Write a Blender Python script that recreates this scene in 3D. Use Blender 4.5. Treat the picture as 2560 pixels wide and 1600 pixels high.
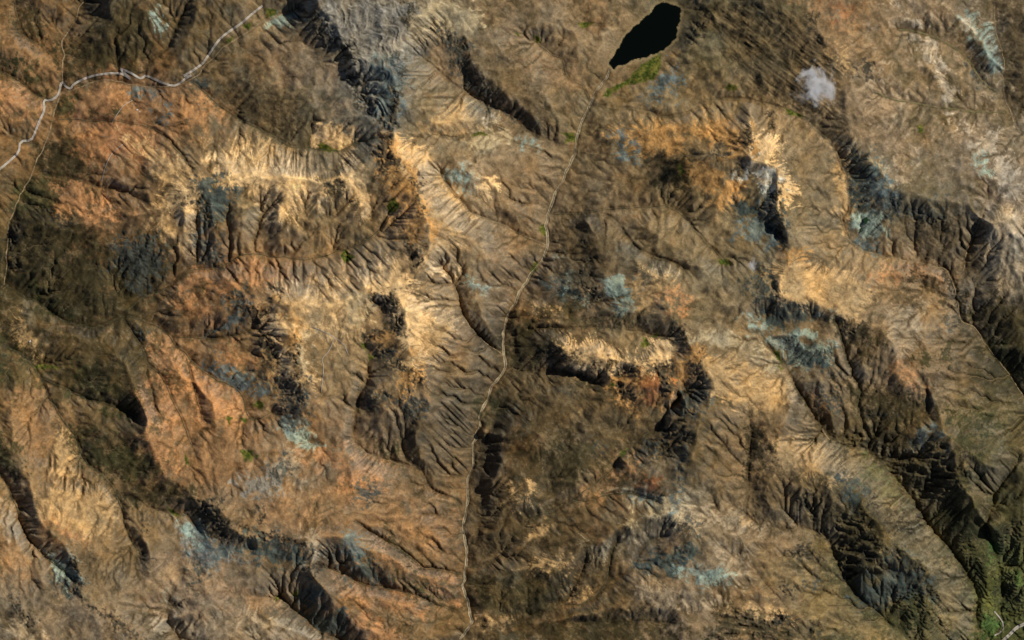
import bpy, math, time
import numpy as np

T0 = time.time()
for o in list(bpy.data.objects):
    bpy.data.objects.remove(o)
SC = bpy.context.scene
COL = SC.collection
R = math.radians

# ---------------------------------------------------------------- camera, sky, sun, exposure
S = 4.0                      # metres per map unit (map units run right / down over the mapped area, 2560 x 1600)
ZREF = 4300.0                # mean height of the ground above the sea
CAM_H = 250000.0             # an earth observation satellite
SUN_EL, SUN_AZ = R(50), R(29)        # azimuth measured from +X towards +Y

cam = bpy.data.cameras.new('camera')
cam.sensor_width = 36.0
cam.lens = 36.0 * CAM_H / (2560 * S)
cam.clip_start, cam.clip_end = 1000.0, 900000.0
camo = bpy.data.objects.new('camera', cam)
camo.location = (0, 0, ZREF + CAM_H)
COL.objects.link(camo)
SC.camera = camo

world = bpy.data.worlds.new('World')
SC.world = world
world.use_nodes = True
nt = world.node_tree
nt.nodes.clear()
sky = nt.nodes.new('ShaderNodeTexSky')
sky.sky_type = 'NISHITA'
sky.sun_disc = False
sky.sun_elevation = SUN_EL
sky.sun_rotation = R(90) - SUN_AZ
sky.altitude = 4300
sky.air_density = 0.8
sky.dust_density = 2.0
sky.ozone_density = 0.4
bg = nt.nodes.new('ShaderNodeBackground')
bg.inputs['Strength'].default_value = 0.085
wo = nt.nodes.new('ShaderNodeOutputWorld')
nt.links.new(sky.outputs[0], bg.inputs[0])
nt.links.new(bg.outputs[0], wo.inputs[0])

sl = bpy.data.lights.new('sun', 'SUN')
sl.energy = 4.7
sl.angle = R(0.53)
sl.color = (1.0, 0.95, 0.87)
slo = bpy.data.objects.new('sun', sl)
from mathutils import Vector
sdir = Vector((math.cos(SUN_EL) * math.cos(SUN_AZ), math.cos(SUN_EL) * math.sin(SUN_AZ), math.sin(SUN_EL)))
slo.rotation_euler = (-sdir).to_track_quat('-Z', 'Y').to_euler()
slo.location = (0, 0, 20000)
COL.objects.link(slo)

SC.view_settings.view_transform = 'Standard'
SC.view_settings.look = 'None'
SC.view_settings.exposure = 0.0
SC.view_settings.gamma = 1.0
SC.view_settings.use_curve_mapping = False
SC.cycles.volume_bounces = 2

# ---------------------------------------------------------------- map survey: tiles of the map sheet
TILE = {'A': (0, 0), 'B': (850, 0), 'C': (1700, 0), 'D': (0, 530), 'E': (850, 530), 'F': (1700, 530),
        'G': (0, 1060), 'H': (850, 1060), 'I': (1700, 1060)}


def P(tile, txt):
    """sheet coordinates -> map units; an upper-case letter in the text switches sheets"""
    out = []
    for tok in txt.split():
        if tok in TILE:
            tile = tok
            continue
        v = [float(q) for q in tok.split(',')]
        ox, oy = TILE[tile]
        out.append([ox + v[0] / 2.8, oy + v[1] / 2.8] + v[2:])
    return np.array(out, np.float64)


VALLEYS = [
 # central river and its side valleys
 'B 1890,480,4448 1850,570,4425 1780,650,4405 1755,740,4392 1700,860,4350 1650,1000,4300 1620,1130,4275 1560,1270,4260 1490,1400,4245 E 1460,60,4222 1470,210,4195 1440,330,4175 1360,450,4150 1290,540,4125 1210,650,4100 1150,760,4075 1165,900,4045 1165,1000,4025 1140,1110,4000 1080,1190,3975 1020,1290,3950 980,1420,3920 990,1512,3900 H 950,60,3885 935,200,3865 925,310,3850 880,360,3842 880,470,3830 870,640,3810 840,740,3800 890,850,3785 885,970,3775 870,1080,3765 885,1190,3745 900,1310,3725 920,1440,3700 860,1510,3685 800,1600,3670',
 'B 560,400,4660 700,540,4540 840,620,4500 960,690,4470 1100,760,4440 1250,850,4400 1380,940,4365 1500,1010,4325 1640,1030,4295',
 'B 1370,290,4540 1450,350,4520 1560,400,4500 1590,520,4475 1640,570,4455 1690,620,4435 1755,740,4394',
 'B 1950,100,4560 1880,170,4535 1780,175,4525 1700,175,4520',
 'B 640,930,4690 800,970,4590 950,945,4560 1080,945,4530 1200,1000,4480 1400,1050,4400 1500,1100,4340 1610,1150,4276',
 'B 700,1180,4660 750,1280,4570 870,1430,4490 960,1510,4440 E 1130,90,4360 1250,150,4290 1440,230,4200',
 'E 700,350,4640 800,500,4480 840,650,4390 870,750,4330 950,840,4250 1050,940,4160 1150,1010,4028',
 'E 340,20,4620 280,110,4500 130,230,4380 0,285,4310 D 2300,310,4285 2020,330,4240 1850,300,4190 1770,295,4175 1620,340,4130 1510,400,4105 1365,395,4075 1270,440,4050 1150,560,3995 1060,590,3970 960,620,3930 850,720,3880 700,790,3845 560,790,3810 450,770,3785 380,720,3765 280,640,3740 150,590,3715 60,530,3700 -100,500,3680 -450,520,3640',
 # north-west
 'A 600,0,4200 500,180,4130 430,290,4075 450,380,4050 425,420,4030 440,560,4005 430,680,3990 350,840,3955 310,1010,3925 240,1150,3895 190,1310,3860 D 55,50,3810 50,200,3770 30,330,3735 40,430,3705 20,510,3692',
 'A 100,-80,4290 100,0,4250 130,150,4190 170,260,4150 330,360,4070 410,440,4030',
 'A 0,500,4110 150,570,4050 300,690,3995 370,740,3980',
 'A 2100,60,4440 1900,120,4400 1700,230,4340 1560,330,4300 1440,480,4240 1340,570,4190 1160,625,4130 1000,590,4095 900,590,4070 800,560,4045 640,575,4025 480,625,4000 435,655,3993',
 'A 1340,570,4190 1460,670,4230 1600,800,4275 1800,900,4320 2000,1015,4360 2250,1045,4410 B 0,1060,4450 130,1000,4540',
 'A 820,200,4400 825,470,4110 800,550,4047',
 'A 1300,30,4520 1270,130,4420 1150,370,4240 1030,430,4160 1010,560,4097',
 'A 0,940,4010 130,985,3955 300,1030,3920',
 'A 340,850,3955 520,825,4000 700,850,4060 1000,875,4170 1110,900,4220 1210,1010,4320 1310,1150,4450',
 'A 235,1190,3885 440,1240,3990 660,1285,4090 850,1335,4220 1000,1400,4330',
 'D 1365,390,4077 1378,200,4240 1380,0,4480 A 1385,1380,4570',
 'D 1605,340,4130 1600,100,4360 A 1600,1430,4500',
 'D 1770,290,4176 1790,100,4340 A 1850,1490,4430 1950,1400,4600',
 'D 2020,330,4240 2150,150,4400 E 0,0,4540 60,-80,4640',
 # west
 'D 830,735,3882 970,745,3920 1180,855,3980 1240,940,4010 1380,1100,4065 1480,1160,4100 1620,1210,4145 1700,1290,4185 1710,1400,4220 1780,1470,4260 1900,1400,4330',
 'D 1235,880,3998 1400,885,4060 1550,875,4130 1700,850,4220 1780,800,4320',
 'D 860,760,3890 950,900,3960 1000,1000,4005 1010,1080,4035 1100,1110,4070 1190,1260,4130 1250,1400,4190 1290,1500,4230 G 1340,150,4300',
 'D 1300,1020,4070 1300,1130,4100 1370,1300,4180 1410,1450,4240',
 'D 1010,1080,4035 1050,1250,4160 1140,1470,4270',
 'D -300,800,3560 0,930,3620 180,1005,3680 210,1090,3705 270,1160,3740 380,1350,3820 450,1480,3885 G 470,20,3900 540,140,3950 590,270,4000 740,390,4070 820,490,4120 870,680,4210 910,800,4270 990,910,4350',
 'D 300,1170,3755 430,1240,3820 600,1310,3900 800,1350,3990 950,1430,4090',
 'G 820,490,4120 950,540,4170 1010,590,4200 1200,615,4260 1320,640,4300 1400,760,4350',
 'G -300,200,3850 0,350,3950 60,460,4000 100,550,4040 150,700,4120 200,800,4185 330,950,4300 480,1060,4400',
 'G 1250,1512,4200 1150,1350,4330 1180,1200,4370 1280,1050,4400',
 'G 2500,1600,3830 2400,1512,3860 2230,1470,3920 2120,1350,4000 2030,1270,4090 1950,1190,4180',
 'E 170,930,4520 210,1010,4490 200,1180,4420 120,1250,4390 100,1400,4320 H 100,40,4260 110,90,4235 150,180,4200 330,270,4120 500,310,4060 570,330,4040 660,490,3970 830,530,3880 865,650,3812',
 'E 380,1380,4520 420,1512,4400 H 430,150,4210 480,270,4110 570,325,4042',
 'H 100,680,4420 250,760,4280 430,910,4090 640,1020,3930 860,1060,3768',
 'H -120,1000,4250 0,1045,4160 120,1110,4080 290,1142,4010 430,1165,3960 560,1210,3895 680,1280,3830 830,1330,3765 880,1400,3725',
 # south centre
 'E 2408,1260,4490 2300,1350,4430 2270,1450,4390 H 2250,20,4360 2090,100,4330 1980,190,4300 1880,340,4235 1750,450,4180 1600,545,4125 1400,640,4060 1290,730,4000 1180,820,3950 1140,900,3890 1050,970,3830 980,1012,3800 890,1005,3776',
 'H 1600,545,4125 1720,552,4165 1870,510,4230 2000,480,4300 2200,540,4380',
 'H 925,1440,3702 1100,1445,3750 1280,1370,3800 1420,1320,3840 1540,1275,3880 1640,1130,3970 1720,960,4100',
 'H 1540,1275,3880 1720,1260,3930 1800,1210,3960 1850,1110,4005 1890,950,4100 1940,800,4230',
 'H 1850,1105,4010 2040,1025,4090 2110,850,4200 2300,780,4300',
 'H 1400,1512,3830 1560,1410,3890 1700,1390,3930 2000,1390,4020 2300,1400,4100',
 'E 1160,1100,4005 1350,1120,4110 1600,1110,4220 1800,1200,4320',
 'E 1170,890,4047 1300,850,4130 1440,800,4290 1700,810,4410 1950,820,4500 2150,860,4580 2280,880,4640',
 # lake basin and east
 'C 880,835,4760 720,755,4725 520,695,4685 330,685,4650 100,740,4610 B 2400,830,4560 2050,770,4480 1770,740,4396',
 'F 360,370,4680 280,320,4650 150,190,4590 40,20,4530 B 2300,1440,4480 1900,1450,4390 1700,1490,4320 1500,1500,4240',
 'E 1470,30,4225 1760,10,4330 1900,40,4400 1990,150,4450 2070,270,4500 2300,345,4580 2408,400,4640',
 'C 900,860,4770 1000,950,4800 1120,1070,4780 1170,1250,4740 1190,1500,4680 F 1110,20,4660 1150,170,4620 1250,300,4580 1600,345,4480 1830,385,4400 1920,470,4320 1955,620,4240 1975,760,4170 2060,800,4120 2130,910,4050 2220,1040,3970 2300,1125,3900 2340,1210,3850 2408,1290,3800 2600,1450,3700',
 'F 2150,-100,4760 2120,0,4720 2020,250,4470 1970,450,4332',
 'C 2190,0,4830 2200,200,4800 2290,460,4760 2240,520,4750 2260,700,4730 2330,870,4700 2408,950,4670 2600,1100,4600',
 'C 1530,210,4890 1750,260,4860 1930,330,4830 1990,400,4820 2100,560,4780 2220,650,4745',
 'C 1350,650,4900 1480,700,4870 1750,750,4810 2000,785,4770 2270,790,4722',
 'F 560,870,4640 680,1000,4530 770,1140,4440 850,1280,4350 960,1490,4220 I 1050,110,4140 1200,160,4060 1330,175,3985 1430,280,3890 1530,400,3790 1660,550,3660 1720,680,3570 1860,840,3440 1930,920,3370 2000,1030,3280 2070,1130,3200 2085,1300,3120 2070,1500,3050 2080,1650,3000',
 'F 1080,760,4690 1130,900,4600 1200,1150,4400 1260,1250,4320 1240,1300,4290 1270,1450,4160 I 1340,165,3985',
 'F 1050,1260,4430 1130,1370,4310 1160,1500,4220 I 1110,120,4115',
 'I 500,30,4520 470,250,4410 460,500,4310 440,620,4250 540,710,4190 700,740,4130 920,720,4030 1060,800,3930 1100,960,3800 1150,1080,3710 1190,1170,3640 1370,1310,3500 1470,1420,3420 1600,1510,3340 1700,1600,3280',
 'F 1000,1512,4290 I 1000,60,4230 1050,110,4140',
 'I 2150,700,3470 2200,850,3360 2220,1000,3290 2280,1200,3160 2250,1350,3090 2120,1490,3045',
 'I 2408,200,4080 2300,350,3900 2200,500,3700 2150,700,3470',
 'F 1700,525,4440 1850,590,4395 1930,640,4300',
 'F 1600,1050,4520 1700,1150,4460 1760,1300,4330 1720,1450,4250 1600,1490,4200 I 1450,120,4080 1350,170,3990',
]

RIDGES = [
 # the grey massif and the long crest southwards
 'B 480,-150,5060 480,0,5060 490,120,5060 490,230,5050 430,450,5040 400,650,5010 390,800,4960 395,930,4880 390,1000,4870 440,1160,4900 540,1250,4910 590,1400,4900 605,1510,4890 E 625,100,4890 620,250,4880 560,400,4860 480,500,4850 370,560,4890 400,650,4910 430,720,4900 440,850,4860 510,990,4790 520,1090,4750 590,1180,4720 610,1300,4620 620,1450,4500 H 520,100,4380 570,240,4210',
 'A 2200,-60,4940 2250,60,4920 2400,260,4900 B 60,380,4890 200,640,4860 330,850,4840',
 'A 2140,-30,4710 2170,140,4750 2350,330,4750 B 0,430,4760 100,680,4750 230,860,4770 330,930,4830',
 'A 2050,250,4520 2200,420,4600 2200,600,4640 2150,850,4560 2100,930,4480',
 'A 1980,560,4500 2200,600,4640 2408,560,4650',
 'A 1700,560,4400 1980,560,4500 1850,430,4480',
 'B 395,960,4880 250,1120,4800 50,1220,4760 A 2300,1280,4740 2100,1250,4720 1850,1230,4670 1700,1200,4600 1500,960,4420 1300,800,4290 1000,760,4175 700,735,4080 460,740,4005',
 'A 1700,1205,4600 1550,1260,4640 1350,1330,4620 1200,1320,4520 1000,1150,4310 800,1080,4190 560,1000,4080 360,980,3965',
 'A 1350,1330,4620 1180,1410,4520 D 1100,20,4440 900,60,4340 750,40,4260 500,80,4160 250,60,4040 100,150,3900',
 'D 1300,0,4560 1270,200,4330 1210,380,4110', 'D 1480,-50,4560 1490,250,4290 1480,360,4120',
 'D 1700,-30,4590 1700,200,4340 1690,280,4210', 'D 1950,0,4600 1950,200,4380 1930,290,4230',
 'B 50,1220,4760 150,1400,4700 E 150,0,4640 220,60,4500',
 'D 1100,20,4440 1050,250,4260 1000,420,4130 900,560,3990', 'D 750,40,4260 780,250,4190 600,420,4050 400,560,3890',
 'D 500,80,4160 300,300,3980 150,450,3800',
 # north-west hills
 'A 260,-50,4400 300,150,4220 360,330,4080', 'A 800,-80,4640 790,150,4430 650,420,4150 520,540,4040',
 'A 1020,-60,4640 1000,200,4430 930,470,4160', 'A 1450,-60,4680 1300,300,4400 1180,520,4220', 'A 1450,-60,4680 1700,50,4500 1750,100,4430',
 'A -60,280,4370 200,390,4210 370,560,4060', 'A -60,680,4260 150,780,4130 270,830,4030', 'A -60,1180,4080 100,1150,3980 180,1130,3930',
 # western spurs
 'E 370,560,4890 200,560,4820 60,620,4760 D 2300,640,4740 2150,640,4700 2030,650,4650 2090,760,4660 2110,900,4660 2100,1050,4630 2140,1170,4600 2150,1300,4530 2140,1480,4400 G 2140,60,4320 2200,150,4260',
 'D 1820,700,4440 1800,900,4400 1820,1080,4400 1950,1240,4360 2000,1450,4320',
 'D 2030,650,4650 1900,580,4480 1750,520,4390 1600,430,4300 1450,450,4200 1300,440,4110 1200,520,4030',
 'D 1900,690,4520 1720,640,4420 1560,620,4330 1400,680,4200 1250,720,4100 1060,690,3985',
 'D 1800,1010,4330 1600,980,4230 1400,980,4130 1300,950,4060',
 'D 950,800,3965 1100,950,4080 1280,1120,4150 1400,1280,4230 1500,1400,4280 G 1450,100,4320 1550,300,4400 1620,450,4440',
 'D 60,740,3790 200,760,3840 400,850,3900 600,850,3960 750,900,4040 870,1050,4120 960,1250,4240 1050,1450,4340 G 1040,100,4350 1150,280,4350 1250,390,4360 1250,460,4390 1400,505,4480 1520,560,4570 1610,715,4640 1780,765,4660 1880,750,4650 2050,800,4660 2150,850,4670 2210,960,4620 2210,1050,4560 2300,1200,4420 H 0,1300,4260 100,1420,4120',
 'G 1390,600,4400 1480,720,4430 1560,850,4470 1750,880,4480 1950,920,4500 2120,950,4520',
 'G 2150,850,4670 2260,790,4600 2408,790,4520 H 100,760,4440 200,830,4360 400,960,4200 600,1090,4030 800,1200,3840',
 'G 1780,765,4660 1790,650,4600 1850,560,4560 1920,460,4500 2000,350,4430 2150,200,4380',
 'D 100,1330,3840 G 60,60,3990 130,250,4110 220,500,4230 350,750,4370 500,900,4470 545,1050,4540 580,1180,4560 620,1240,4580 850,1380,4600 1000,1500,4580 1100,1600,4570',
 'G 350,750,4370 600,600,4270 750,560,4200', 'G 500,900,4470 700,850,4400 850,850,4330',
 'G -100,480,4070 60,700,4160 200,1000,4340 300,1150,4460 420,1190,4490 480,1190,4500 600,1230,4570', 'G 40,1180,4480 130,1290,4530 210,1370,4540 310,1390,4520 500,1400,4500',
 'G 1020,640,4270 1020,800,4350 1060,950,4450 1080,1100,4460 1000,1250,4480 900,1350,4520',
 'G 1100,1400,4400 1250,1360,4440 1500,1310,4450 1650,1330,4440 1800,1350,4400 1950,1400,4330 2100,1420,4230 2300,1512,4080',
 'G 1300,1010,4420 1480,1080,4430 1700,1130,4410 1900,1120,4340',
 # between the southern gullies
 'E 300,1350,4500 H 250,50,4320 350,150,4230 450,270,4100', 'E 100,1000,4560 60,1300,4480 H 30,50,4350 40,250,4330 200,350,4280 350,450,4210 550,480,4060',
 'H 40,250,4330 100,600,4420 300,640,4290 500,700,4150 700,800,3980 780,900,3870', 'H 30,1130,4220 300,1230,4120 550,1330,3950 750,1400,3800', 'H 30,1060,4270 170,940,4300 300,1050,4130 500,1160,3980', 'H 100,1420,4120 300,1480,4060 600,1540,3900',
 # slopes above the central river
 'B 600,60,4900 640,160,4790 800,220,4790 930,310,4790 960,480,4770 1080,600,4730 1200,700,4660 1340,830,4560 1410,940,4410',
 'B 700,330,4620 850,560,4590 1000,690,4550 1150,780,4510',
 'B 930,310,4790 1200,250,4680 1300,420,4640 1400,600,4600 1480,760,4540 1520,900,4400', 'B 1200,250,4680 1500,130,4650 1650,260,4610 1780,420,4540 1790,560,4450', 'B 1000,-60,4850 1100,80,4720 1200,250,4680',
 'B 395,930,4880 560,860,4780 800,830,4700 1000,820,4600 1150,880,4500', 'B 440,1010,4860 700,1100,4730 900,1130,4650 1100,1150,4560 1350,1200,4440 1500,1250,4340',
 'B 700,1100,4730 900,1230,4650 1060,1290,4600 1200,1400,4500 E 1250,50,4360', 'E 640,100,4890 800,130,4750 1000,250,4620 1130,380,4470 1200,520,4230',
 'E 560,420,4850 720,330,4700', 'E 850,420,4560 950,560,4500 1000,680,4440 1040,780,4340 1110,900,4190', 'E 440,760,4880 600,740,4740 760,760,4620 900,900,4430 1060,1040,4190',
 'E 520,1040,4770 700,1080,4610 900,1170,4390 1030,1200,4120', 'E 610,1300,4620 750,1330,4450 900,1400,4200',
 'E 260,640,4690 310,840,4660 230,920,4640', 'E 380,1070,4700 350,1200,4600 200,1290,4520', 'E 520,1090,4750 430,1060,4720 330,1070,4640',
 # east of the central river
 'E 1720,60,4520 1800,250,4560 1790,450,4540 1760,620,4470 1500,690,4330 1340,700,4240 1230,680,4150', 'E 1760,620,4425 1900,660,4555 2050,690,4635 2200,680,4695 2280,680,4755',
 'E 1800,250,4560 2050,380,4660 2300,450,4760', 'E 2100,100,4560 2408,260,4680 F 100,350,4740 230,560,4790 330,660,4820',
 'C 480,780,4900 500,900,4970 495,1110,5030 660,1180,5000 690,1300,4980 700,1500,4960 F 730,100,4960 755,250,4950 700,400,4950 685,500,4940 685,610,4930 850,650,4900 1000,670,4870 1080,700,4850 1280,780,4790 1450,850,4750 1490,960,4690 1520,1080,4610 1570,1220,4530 1740,1255,4440 1810,1400,4330 I 1850,60,4480 1950,350,4280 2080,560,4080 2200,750,3790',
 'F 1040,760,4740 1100,950,4680 1150,1080,4560', 'F 600,700,4640 700,830,4620 900,780,4640 1000,760,4660', 'F 640,860,4640 800,850,4700 950,870,4700 1030,1000,4640 1050,1100,4590 940,1200,4560 1040,1360,4420 1075,1490,4310',
 'C 640,1250,4900 655,1500,4830 F 650,100,4830 670,250,4830 640,420,4840 630,580,4820',
 'C 495,1110,5030 400,1095,4970 250,1080,4870 100,1150,4720 B 2300,1270,4600 2050,1250,4520 1800,1300,4420 1700,1350,4360', 'C 500,900,4970 350,930,4870 150,850,4730 B 2300,900,4620 2000,950,4530 1800,1000,4430', 'C 400,1160,4820 470,1230,4840 560,1250,4850',
 'F 685,610,4930 560,640,4800 400,720,4720 230,800,4730 70,890,4790 F 40,900,4800 110,990,4860 150,1150,4870 200,1240,4860 190,1330,4830 120,1450,4780 I 100,20,4740 90,140,4680 50,280,4600 10,450,4500 -20,600,4440 60,690,4430 150,760,4400',
 'E 2250,640,4800 2320,760,4830 F 40,900,4800', 'E 1480,900,4380 1570,960,4480 1780,985,4600 1900,1020,4640 2100,1075,4680 2250,1050,4740 F 0,1060,4790 110,1060,4860', 'E 1560,1080,4430 1750,1110,4510 1950,1180,4540 2150,1240,4600 2300,1210,4690',
 'E 2340,900,4690 2300,1000,4690 2330,1150,4700 2320,1300,4640 2300,1450,4560 H 2290,60,4510 2330,200,4480', 'E 1950,1150,4440 2000,1300,4420 2080,1420,4360', 'F 10,1260,4730 20,1400,4700', 'I 0,60,4620 0,180,4560', 'H 2250,230,4420 2300,120,4500',
 'H 1000,50,4080 1130,60,4220 1110,250,4190 1090,420,4150 1030,560,4060', 'H 1130,60,4220 1400,80,4300 1700,150,4330 E 1800,1400,4380', 'H 1400,80,4300 1450,300,4240 1350,480,4170 1200,580,4110 1050,620,4020', 'H 1700,150,4330 1650,350,4240 1550,450,4190',
 'E 1200,1280,4120 1400,1300,4200 1700,1330,4300 1900,1350,4350', 'E 1230,800,4150 1250,1000,4120 1300,1080,4110', 'E 1480,850,4330 1750,870,4470 2000,920,4560', 'E 1340,700,4240 1200,800,4120',
 'H 1960,230,4370 2100,330,4420 2230,440,4460 2370,470,4490', 'H 2380,600,4475 2200,660,4425 2030,720,4365 1900,790,4295 1650,940,4195 1450,1010,4115 1300,1005,4025 1000,1050,3885', 'H 1650,940,4160 1450,800,4110 1350,780,4060', 'H 1000,760,3920 1100,800,3960 1050,900,3870',
 'H 1000,1200,3850 1200,1180,3890 1400,1200,3920', 'H 1500,1380,3920 1900,1290,4080 2200,1330,4150 2408,1340,4200 I 200,1280,4200', 'H 2100,1150,4180 2300,1180,4230 I 200,1150,4290 350,1050,4330',
 # south-east
 'I 150,760,4400 430,730,4320 450,900,4290 480,1100,4210 560,1250,4110 720,1340,4000 900,1390,3860', 'I 0,900,4240 200,1000,4290 420,980,4290', 'I 260,1300,4160 480,1290,4140',
 'I 480,1100,4210 800,1120,4000 1000,1200,3830 1200,1300,3640', 'I 450,900,4290 700,850,4150 900,850,4050', 'I 720,1340,4000 1000,1400,3800 1250,1450,3590',
 'I 250,50,4620 300,300,4500 300,500,4390 330,580,4340', 'I 600,60,4600 720,280,4560 950,350,4500 1100,400,4430 1270,450,4340 1300,600,4370 1450,760,4230 1500,900,4150 1700,950,3960 1790,1160,3760 1900,1300,3400 1960,1450,3260',
 'F 690,1200,4520 800,1330,4560 I 700,20,4600', 'I 850,430,4470 920,560,4330 980,660,4170', 'I 1020,430,4450 1090,570,4320 1090,660,4120', 'I 720,280,4560 600,450,4440 650,620,4300', 'I 1120,750,4110 1200,800,4150 1350,850,4150 1450,960,4100', 'I 1200,1030,3930 1400,1000,4060 1500,900,4130', 'I 1280,1150,3690 1450,1060,3780 1600,1050,3800',
 'F 1500,430,4610 1750,425,4530 1900,500,4440 1945,620,4360', 'F 1080,700,4850 1300,480,4740 1500,430,4610', 'F 1490,960,4690 1700,800,4560 1900,760,4400', 'F 1570,1220,4530 1900,1050,4380 2150,1050,4100', 'I 1850,60,4450 2050,200,4350 2200,300,4200', 'F 2000,1300,4280 2200,1250,4080',
 'F 690,150,4700 500,60,4640 350,60,4600',
 'C 300,-60,4800 200,100,4660 100,250,4640 B 2330,430,4580 2290,620,4530', 'C 560,-60,5020 700,50,5020 840,100,5030 950,170,5040 1050,370,5020 1140,490,5000 1130,700,4990 1130,920,4980 1250,1060,4970 1400,1220,4960 1540,1365,4970 1700,1400,4960 1880,1390,4940 2050,1440,4910 C 2150,1560,4900 F 2280,60,4850 2350,200,4790 2300,450,4600 2160,700,4340 2090,780,4140', 'F 1400,100,4720 1550,130,4720 1750,140,4680 1850,150,4600', 'F 2350,200,4700 2500,500,4550 2450,700,4330', 'F 2180,1000,4040 2350,950,4230 2500,1050,4180',
 'C 950,170,5040 1200,110,5000 1600,120,4950 1850,200,4890', 'C 1140,490,5000 1400,500,4960 1700,450,4920 1900,430,4880', 'C 1130,800,4990 1400,850,4940 1700,920,4900 2050,950,4860 2200,1150,4840 2350,1350,4820 2500,1450,4820', 'C 1950,130,4960 2060,260,4960 2260,490,4920', 'C 1400,1220,4960 1700,1150,4920 1950,1200,4880',
 'C 2500,0,5000 2420,300,4920 2450,600,4850', 'C 380,350,4780 600,500,4830 850,650,4850', 'C 250,500,4720 400,600,4740',
 'I 2408,560,3800 2408,900,3520 2380,1200,3300 2400,1400,3180', 'I 2080,560,4000 2130,640,3770', 'I 2140,900,3430 2150,1100,3290 2180,1300,3160', 'I 2330,850,3480 2330,1100,3330',
]

LAKE_Z = 4450.0
VERT_K = 0.86
INC_N, INC_K = 12, .042
LAKE = P('B', '1915,485 1950,460 2010,440 2080,415 2200,380 2260,350 2320,300 2352,265 2360,200 2375,140 2388,90 2380,60 2350,40 2300,25 2260,20 2220,30 2195,50 2180,85 2140,115 2110,145 2060,185 2000,250 1960,320 1920,380 1885,440')

# ---------------------------------------------------------------- working grid
HS = 2.1
GX0, GY0, GX1, GY1 = -160, -130, 2720, 1730
NX, NY = int((GX1 - GX0) / HS) + 1, int((GY1 - GY0) / HS) + 1
XS = (GX0 + np.arange(NX) * HS).astype(np.float32)
YS = (GY0 + np.arange(NY) * HS).astype(np.float32)
XX, YY = np.meshgrid(XS, YS)
rng = np.random.default_rng(11)
KY = np.fft.fftfreq(NY, HS)[:, None]
KX = np.fft.rfftfreq(NX, HS)[None, :]


def fnoise(lam_hi, lam_lo, beta=1.5, seed=0, ax=1.0, ang=0.0):
    """filtered random field, wavelengths lam_lo..lam_hi map units, unit variance; ax stretches it along ang"""
    r = np.random.default_rng(seed)
    f = np.fft.rfft2(r.standard_normal((NY, NX), dtype=np.float32))
    c, s = math.cos(ang), math.sin(ang)
    u, v = (KX * c + KY * s) * ax, (-KX * s + KY * c)
    k = np.sqrt(u * u + v * v) + 1e-9
    a = k ** (-beta) * np.exp(-(1 / (k * lam_hi)) ** 4) * np.exp(-(k * lam_lo) ** 2)
    a[0, 0] = 0
    n = np.fft.irfft2(f * a, s=(NY, NX)).astype(np.float32)
    return n / n.std()


def blur(a, sig):
    g = np.exp(-2 * (math.pi * sig) ** 2 * (KX * KX + KY * KY))
    return np.fft.irfft2(np.fft.rfft2(a) * g, s=(NY, NX)).astype(np.float32)


def sstep(a, b, x):
    t = np.clip((x - a) / (b - a), 0, 1)
    return t * t * (3 - 2 * t)


def resample(pts, step):
    d = np.r_[0, np.cumsum(np.hypot(*np.diff(pts[:, :2], axis=0).T))]
    n = max(2, int(d[-1] / step) + 1)
    t = np.linspace(0, d[-1], n)
    return np.stack([np.interp(t, d, pts[:, k]) for k in range(pts.shape[1])], 1)


def smooth_line(pts, it=2):
    p = pts
    for _ in range(it):           # corner cutting that keeps the ends
        q = 0.75 * p[:-1] + 0.25 * p[1:]
        r_ = 0.25 * p[:-1] + 0.75 * p[1:]
        p = np.concatenate([p[:1], np.stack([q, r_], 1).reshape(-1, p.shape[1]), p[-1:]])
    return p


def wiggle(pts, amp, seed):
    r = np.random.default_rng(seed)
    p = resample(smooth_line(pts), 3.0)
    n = len(p)
    off = np.zeros(n)
    for lam, a in ((60, 1.0), (28, .6), (13, .35)):
        m = max(4, int(n * 3 / lam) + 2)
        off += a * np.interp(np.linspace(0, m - 1, n), np.arange(m), r.standard_normal(m))
    t = np.gradient(p[:, :2], axis=0)
    t /= np.hypot(t[:, 0], t[:, 1])[:, None] + 1e-9
    env = np.minimum(1, np.minimum(np.arange(n), np.arange(n)[::-1]) / 8)
    p[:, 0] += -t[:, 1] * off * amp * env
    p[:, 1] += t[:, 0] * off * amp * env
    return p


VL = [wiggle(P('A', t), 3.6 if i == 0 else 2.4, 100 + i) for i, t in enumerate(VALLEYS)]
RL = [wiggle(P('A', t), 5.5, 500 + i) for i, t in enumerate(RIDGES)]
for p in RL:                                   # the southern spurs stand well clear of their valleys
    p[:, 2] += 45 * sstep(900, 1050, p[:, 1]) * np.maximum(sstep(1100, 950, p[:, 0]), sstep(1230, 1330, p[:, 0]) * sstep(1900, 1750, p[:, 0]))
bank = resample(VL[0], 12.0)                   # the river's eastern bank
tb = np.gradient(bank[:, :2], axis=0); tb /= np.hypot(tb[:, 0], tb[:, 1])[:, None]
east = np.c_[bank[:, 0] + np.abs(tb[:, 1]) * 30, bank[:, 1] + 4, bank[:, 2] + 62]
RL.append(east[(bank[:, 1] > 560) & (bank[:, 1] < 930)]); RL.append(east[(bank[:, 1] > 1010) & (bank[:, 1] < 1400)])
rr = np.random.default_rng(5)
for p in RL:                                   # crests rise and dip
    m = max(3, len(p) // 8)
    p[:, 2] += 16 * np.interp(np.linspace(0, m - 1, len(p)), np.arange(m), rr.standard_normal(m))
shore = np.c_[resample(np.r_[LAKE, LAKE[:1]], 2.0), ]
shore = np.c_[shore, np.full(len(shore), LAKE_Z + 1.0)]

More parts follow.
